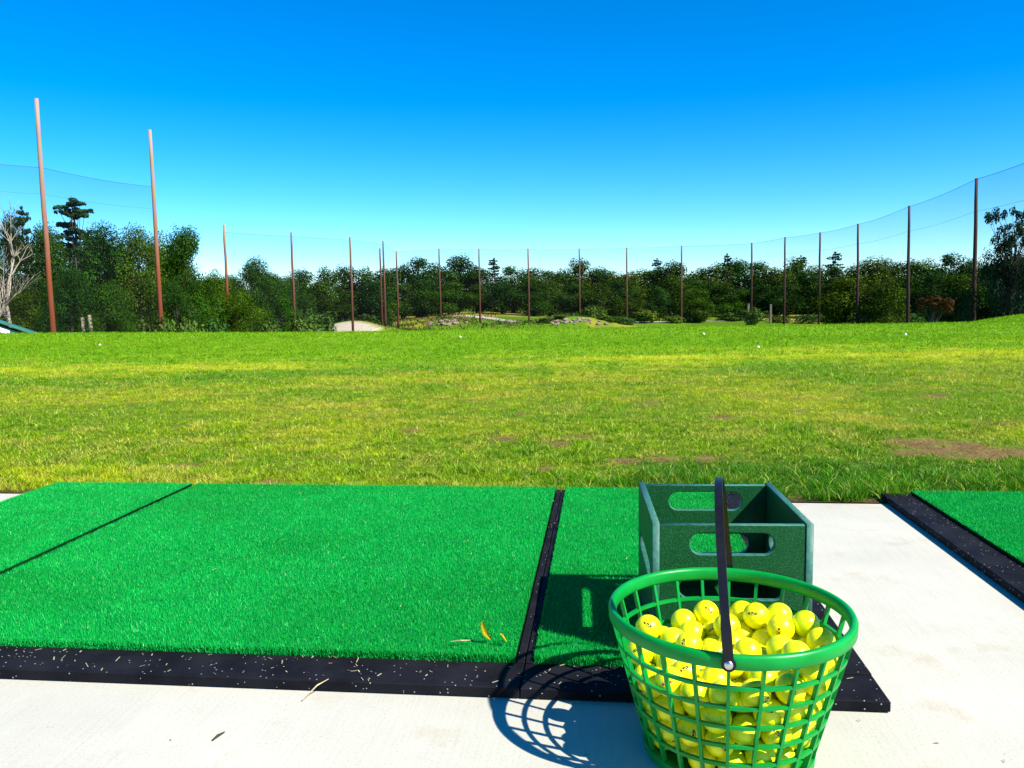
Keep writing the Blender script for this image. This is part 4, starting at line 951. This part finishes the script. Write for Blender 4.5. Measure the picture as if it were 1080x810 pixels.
for i, (x, Y, top, w, kind, tint, px) in enumerate(TREES):
    base = kind.rstrip('0123456789'); pr = PROTO[kind]; cm, tm = pr[i % len(pr)]
    zb = tz(x, Y) - .25; h = top - zb
    name = {'pine': 'pine_tree', 'shrub': 'bush'}.get(base, 'leafy_tree')
    root = empty(name, (x, Y, zb), tr.uniform(0, 2 * PI)); nat = NATW.get(kind, .62)
    sx = w / nat; sx = h if base == 'small' else min(max(sx, h * .35), h * 1.6) if base != 'shrub' else max(sx, .6 * h); root.scale = (sx, sx, h)
    red = tint > .5
    tag(root, ('dull reddish leafy tree at the left edge behind the bare tree' if red and base == 'near' else LAB[i]), 'bush' if base == 'shrub' else 'tree', 'bushes along the wood' if base == 'shrub' else 'trees round the range')
    c = obj('crown', cm, root); k = tr.uniform(.8, 1.2) * (1.35 if base == 'near' and x < 0 else 1.05)  # left near crowns get a brighter tint that stands in for sunlight
    if red: c.color = (.95 * k, .58 * k, .7 * k, 1)
    else: c.color = ((1 + 1.3 * tint) * k * tr.uniform(.9, 1.15), (1 + .45 * tint) * k, k * tr.uniform(.8, 1.2), 1)
    obj('trunk', tm, root)

# pale bare dead tree and broken stumps
def bare_tree(loc, h, seed, label, spread=.8):
    rd = random.Random(seed); root = empty('dead_tree', loc); tag(root, label, 'tree')
    bmT = bmesh.new(); bmB = bmesh.new()
    def grow(bm, p, d, L, r, lev):
        pts = [p]; q = p.copy(); dd = d.copy()
        for k in range(4):
            dd = (dd + Vector((rd.uniform(-1, 1), rd.uniform(-1, 1), rd.uniform(-.3, .6))) * .16).normalized(); q = q + dd * L / 4; pts.append(q.copy())
        add_tube(bm, pts, [r, r * .9, r * .78, r * .66, r * .5], 6)
        if lev < 4:
            for k in range(3 if lev else 4):
                s = pts[rd.choice((2, 3, 4, 4))]
                nd = (dd + Vector((rd.uniform(-1, 1), rd.uniform(-1, 1), rd.uniform(-.1, .5))) * spread).normalized()
                grow(bmB, s, nd, L * rd.uniform(.5, .75), r * .5, lev + 1)
    grow(bmT, Vector((0, 0, 0)), Vector((.02, 0, 1)), h * .42, h * .018, 0)
    bm_obj('trunk', bmT, M_pale, root, True); bm_obj('branches', bmB, M_pale, root, True)
zz = tz(-43.6, 72)
bare_tree((-43.3, 72, zz), 14, 3, 'pale bare dead tree with forked grey branches at far left')
bare_tree((-44.9, 71.5, tz(-44.9, 71.5)), 11, 8, 'second pale bare trunk at the very left edge of wood', .7)
for x, y, h, l in ((-38.4, 74.5, 4.4, 'pale broken tree stump right of the first pole'), (-37.6, 74.2, 4.6, 'pale stump just right of a twin stump behind first pole')):
    bm = bmesh.new(); add_tube(bm, [(0, 0, -.3), (.05, 0, h * .5), (-.05, .02, h)], [.26, .2, .14], 8); o = bm_obj('tree_stump', bm, M_pale, None, True); o.location = (x, y, tz(x, y)); tag(o, l, 'stump')

# ------------------------------------------------------------------ rubble piles, path, posts, shed
M_rock = plain('rubble_stone', (.22, .165, .12), .9, .2, nscale=1.5, amt=.5, bmp=.5, bdist=.05)
rm = []
for s in range(4):
    rd = random.Random(s); bm = bmesh.new(); bmesh.ops.create_icosphere(bm, subdivisions=2, radius=.5)
    for v in bm.verts: v.co *= 1 + .35 * (vnoise(np.array([v.co.x * 2.3 + s * 9]), np.array([v.co.y * 2.3 + v.co.z * 3.1]))[0] - .5); v.co.z *= .7
    me = bpy.data.meshes.new('rock'); bm.to_mesh(me); bm.free(); me.materials.append(M_rock); rm.append(me)
rr = random.Random(21)
for (cx, cy, rx, ry, n, l) in ((-12, 149.5, 4.6, 1.6, 38, 'pale broken rock in the rubble bank at foot of ninth pole'), (11.5, 149.2, 6.0, 1.6, 46, 'brownish rock in the rubble heap at foot of twelfth pole')):
    for k in range(n):
        x = cx + rr.gauss(0, rx * .5); y = cy + rr.uniform(-ry, ry); o = bpy.data.objects.new('rock', rm[k % 4]); s = rr.uniform(.3, .95)
        o.location = (x, y, tz(x, y) + s * .12); o.scale = (s * rr.uniform(.8, 1.4), s, s * rr.uniform(.7, 1.1)); o.rotation_euler = (rr.uniform(-.3, .3), rr.uniform(-.3, .3), rr.uniform(0, 6)); link(o)
        tag(o, l, 'rock', 'rocks of the left rubble bank' if cx < 0 else 'rocks of the right rubble heap')
def rough():
    n = 26000; x = rng.uniform(-34, 24, n); y = rng.uniform(118, 180, n)
    m = fbm(x * .16 + 3, y * .12, 3); mound = np.exp(-((x + 12) / 9.) ** 2 - ((y - 154) / 8.) ** 2) + np.exp(-((x - 11.5) / 10.) ** 2 - ((y - 154) / 7.) ** 2) + np.exp(-((x + 25) / 10.) ** 2 - ((y - 136) / 8.) ** 2) + .5 * np.exp(-((x + 16) / 12.) ** 2 - ((y - 170) / 8.) ** 2)
    k = (rng.random(n) < np.clip(mound * 1.3, 0, 1) * sm(.38, .5, m)) & (np.hypot((x + 25.5) / 5.2, (y - 129.5) / 3.6) > 1.15); x, y = x[k], y[k]; n = len(x)
    h = rng.uniform(.15, .6, n); w = rng.uniform(.12, .32, n)
    c = lerp(np.tile((.035, .085, .008), (n, 1)), np.tile((.16, .12, .03), (n, 1)), sm(.45, .6, fbm(x * .4, y * .3 + 9, 3))) * rng.uniform(.6, 1.4, n)[:, None]
    V, F, Z, C = blades(x, y, h, w, c, .9, 1)
    tag(obj('rough_grass', mesh_np('rough_grass', V, F, Z, M_blade, False, C)), 'rough weedy grass on the far mounds below the woods', 'rough grass', kind='stuff')
rough()
def ribbon(name, pts, w, m, label):
    V = []; F = []; n = 40; P = [np.array(p, float) for p in pts]
    for i in range(n + 1):
        u = i / n * (len(P) - 1); k = min(int(u), len(P) - 2); f = u - k; p = P[k] * (1 - f) + P[k + 1] * f; d = P[k + 1] - P[k]; d /= np.linalg.norm(d); nn = np.array((-d[1], d[0]))
        for s in (-1, 1): q = p + nn * s * w / 2; V.append((q[0], q[1], tz(q[0], q[1]) + .06))
    for i in range(n): F += [2 * i, 2 * i + 1, 2 * i + 3, 2 * i + 2]
    tag(obj(name, mesh_np(name, V, F, np.full(n, 4), m, True)), label, 'path', kind='structure')
M_path = plain('gravel_path', (.50, .44, .34), .95, .1, nscale=2, amt=.15, bmp=.3, bdist=.02)
ribbon('path', [(-12, 172), (-7, 168), (-2, 163), (4.5, 156)], 2.2, M_path, 'pale gravel cart path crossing the far rough')
ribbon('road', [(18, 158.5), (30, 161), (46, 163), (60, 160)], 3.0, M_path, 'pale track along the foot of the far woods')
M_post = plain('weathered_post', (.20, .15, .12), .9, .2, nscale=8)
for x, y, h, l in ((42.6, 149, 3.6, 'short brown post beside the bush at foot of the fifteenth pole'), (46.6, 149, 3.4, 'short brown post standing clear, just right of the fifteenth net pole')):
    bm = bmesh.new(); add_box(bm, -.16, .16, -.16, .16, 0, h, .02); add_box(bm, -.2, .2, -.2, .2, h + .002, h + .1, .02); o = bm_obj('post', bm, M_post); o.location = (x, y, tz(x, y)); tag(o, l, 'post')
M_groof = plain('green_metal_roof', (.03, .16, .12), .45, .5, nscale=3, amt=.15)
M_wtrim = plain('white_trim', (.78, .78, .78), .5, .4, nscale=10, amt=.05)
M_wall = plain('shed_wall', (.25, .28, .26), .8, .2, nscale=4)
sh = empty('shelter', (-30.9, 46, tz(-26, 46)), math.radians(32)); tag(sh, 'green roofed shelter with a white stripe, half hidden at far left', 'shelter')
def shed():
    zc = -sh.location.z
    bm = bmesh.new()    # roof: two slopes, ridge running away from the camera
    R = [(-4.2, -1.05), (0, .78), (4.2, -1.05)]
    vs = []
    for y in (-2.5, 3.5):
        for dz in (0, -.12):
            vs.append([bm.verts.new((x, y, z + zc + dz)) for x, z in R])
    for a, b, c, d in ((0, 1, 2, 3),):
        A, B, C_, D = vs
        for k in range(2):
            bm.faces.new((A[k], A[k + 1], C_[k + 1], C_[k])); bm.faces.new((B[k], D[k], D[k + 1], B[k + 1])); bm.faces.new((A[k], B[k], B[k + 1], A[k + 1])); bm.faces.new((C_[k], C_[k + 1], D[k + 1], D[k]))
        bm.faces.new((A[0], C_[0], D[0], B[0])); bm.faces.new((A[2], B[2], D[2], C_[2]))
    bm_obj('roof', bm, M_groof, sh)
    bm = bmesh.new()
    for sgn in (-1, 1):
        vs = []
        for u in (.06, .62):
            x = sgn * 4.2 * u; z = .78 - 1.83 * u
            vs += [bm.verts.new((x, -2.46, z + zc - .62)), bm.verts.new((x, -2.46, z + zc - .36)), bm.verts.new((x, -2.40, z + zc - .36)), bm.verts.new((x, -2.40, z + zc - .62))]
        for f in ((0, 1, 2, 3), (7, 6, 5, 4), (0, 4, 5, 1), (1, 5, 6, 2), (2, 6, 7, 3), (3, 7, 4, 0)): bm.faces.new([vs[i] for i in f])
    bm_obj('trim', bm, M_wtrim, sh)
    bm = bmesh.new(); v = []
    for y in (-2.3, 3.3):
        v.append([bm.verts.new(p) for p in ((-3.8, y, -.3), (3.8, y, -.3), (3.8, y, zc - 1.15), (0, y, zc + .5), (-3.8, y, zc - 1.15))])
    bm.faces.new(v[0]); bm.faces.new(v[1][::-1])
    for k in range(5): bm.faces.new((v[0][k], v[0][(k + 1) % 5], v[1][(k + 1) % 5], v[1][k]))
    bm_obj('wall', bm, M_groof, sh)
shed()

# ------------------------------------------------------------------ light, sky, camera
EL = math.radians(43.0); SV = Vector((.89, -.60, 1.073)).normalized(); EL = math.asin(SV.z); AZ = math.atan2(SV.x, SV.y)
su = bpy.data.lights.new('sun', 'SUN'); su.energy = 5.0; su.angle = math.radians(.53); su.color = (1.0, .955, .88)
so = bpy.data.objects.new('sun', su); so.rotation_euler = SV.to_track_quat('Z', 'Y').to_euler(); so.location = (20, -20, 40); COL.objects.link(so)
w = bpy.data.worlds.new('World'); sc.world = w; w.use_nodes = True; nt = w.node_tree
bg = nt.nodes['Background']; sky = nt.nodes.new('ShaderNodeTexSky'); sky.sky_type = 'NISHITA'; sky.sun_disc = False; sky.sun_elevation = EL; sky.sun_rotation = AZ
sky.altitude = 0; sky.air_density = .83; sky.dust_density = 0.0; sky.ozone_density = 3.6
hs = nt.nodes.new('ShaderNodeHueSaturation'); hs.inputs['Saturation'].default_value = 1.37; hs.inputs['Value'].default_value = 1.0; hs.inputs['Hue'].default_value = .494
tn = nt.nodes.new('ShaderNodeMix'); tn.data_type = 'RGBA'; tn.blend_type = 'MULTIPLY'; tn.inputs['Factor'].default_value = 1; tn.inputs['B'].default_value = (.88, .97, 1.08, 1)
nt.links.new(sky.outputs[0], tn.inputs['A']); nt.links.new(tn.outputs['Result'], hs.inputs['Color']); gm = nt.nodes.new('ShaderNodeGamma'); gm.inputs['Gamma'].default_value = 1.15
nt.links.new(hs.outputs[0], gm.inputs['Color']); nt.links.new(gm.outputs[0], bg.inputs['Color']); bg.inputs['Strength'].default_value = .086

cam = bpy.data.cameras.new('camera'); co = bpy.data.objects.new('camera', cam); COL.objects.link(co)
cam.sensor_fit = 'HORIZONTAL'; cam.sensor_width = 36; cam.lens = 873 / 1080 * 36; cam.clip_start = .02; cam.clip_end = 6000
P, RO = math.radians(6.0), .015
r = Vector((1, 0, 0)); u = Vector((0, math.sin(P), math.cos(P))); f = Vector((0, math.cos(P), -math.sin(P)))
rr_ = r * math.cos(RO) - u * math.sin(RO); uu = r * math.sin(RO) + u * math.cos(RO)
co.matrix_world = Matrix(((rr_.x, uu.x, -f.x, 0), (rr_.y, uu.y, -f.y, 0), (rr_.z, uu.z, -f.z, .70), (0, 0, 0, 1)))
sc.camera = co
sc.view_settings.view_transform = 'Standard'; sc.view_settings.look = 'None'; sc.view_settings.exposure = .93; sc.view_settings.gamma = 1; sc.view_settings.use_curve_mapping = False
sc.render.engine = 'CYCLES'; sc.cycles.max_bounces = 6; sc.cycles.transparent_max_bounces = 12; sc.cycles.diffuse_bounces = 3; sc.cycles.glossy_bounces = 2; sc.cycles.transmission_bounces = 3
sc.cycles.use_denoising = True
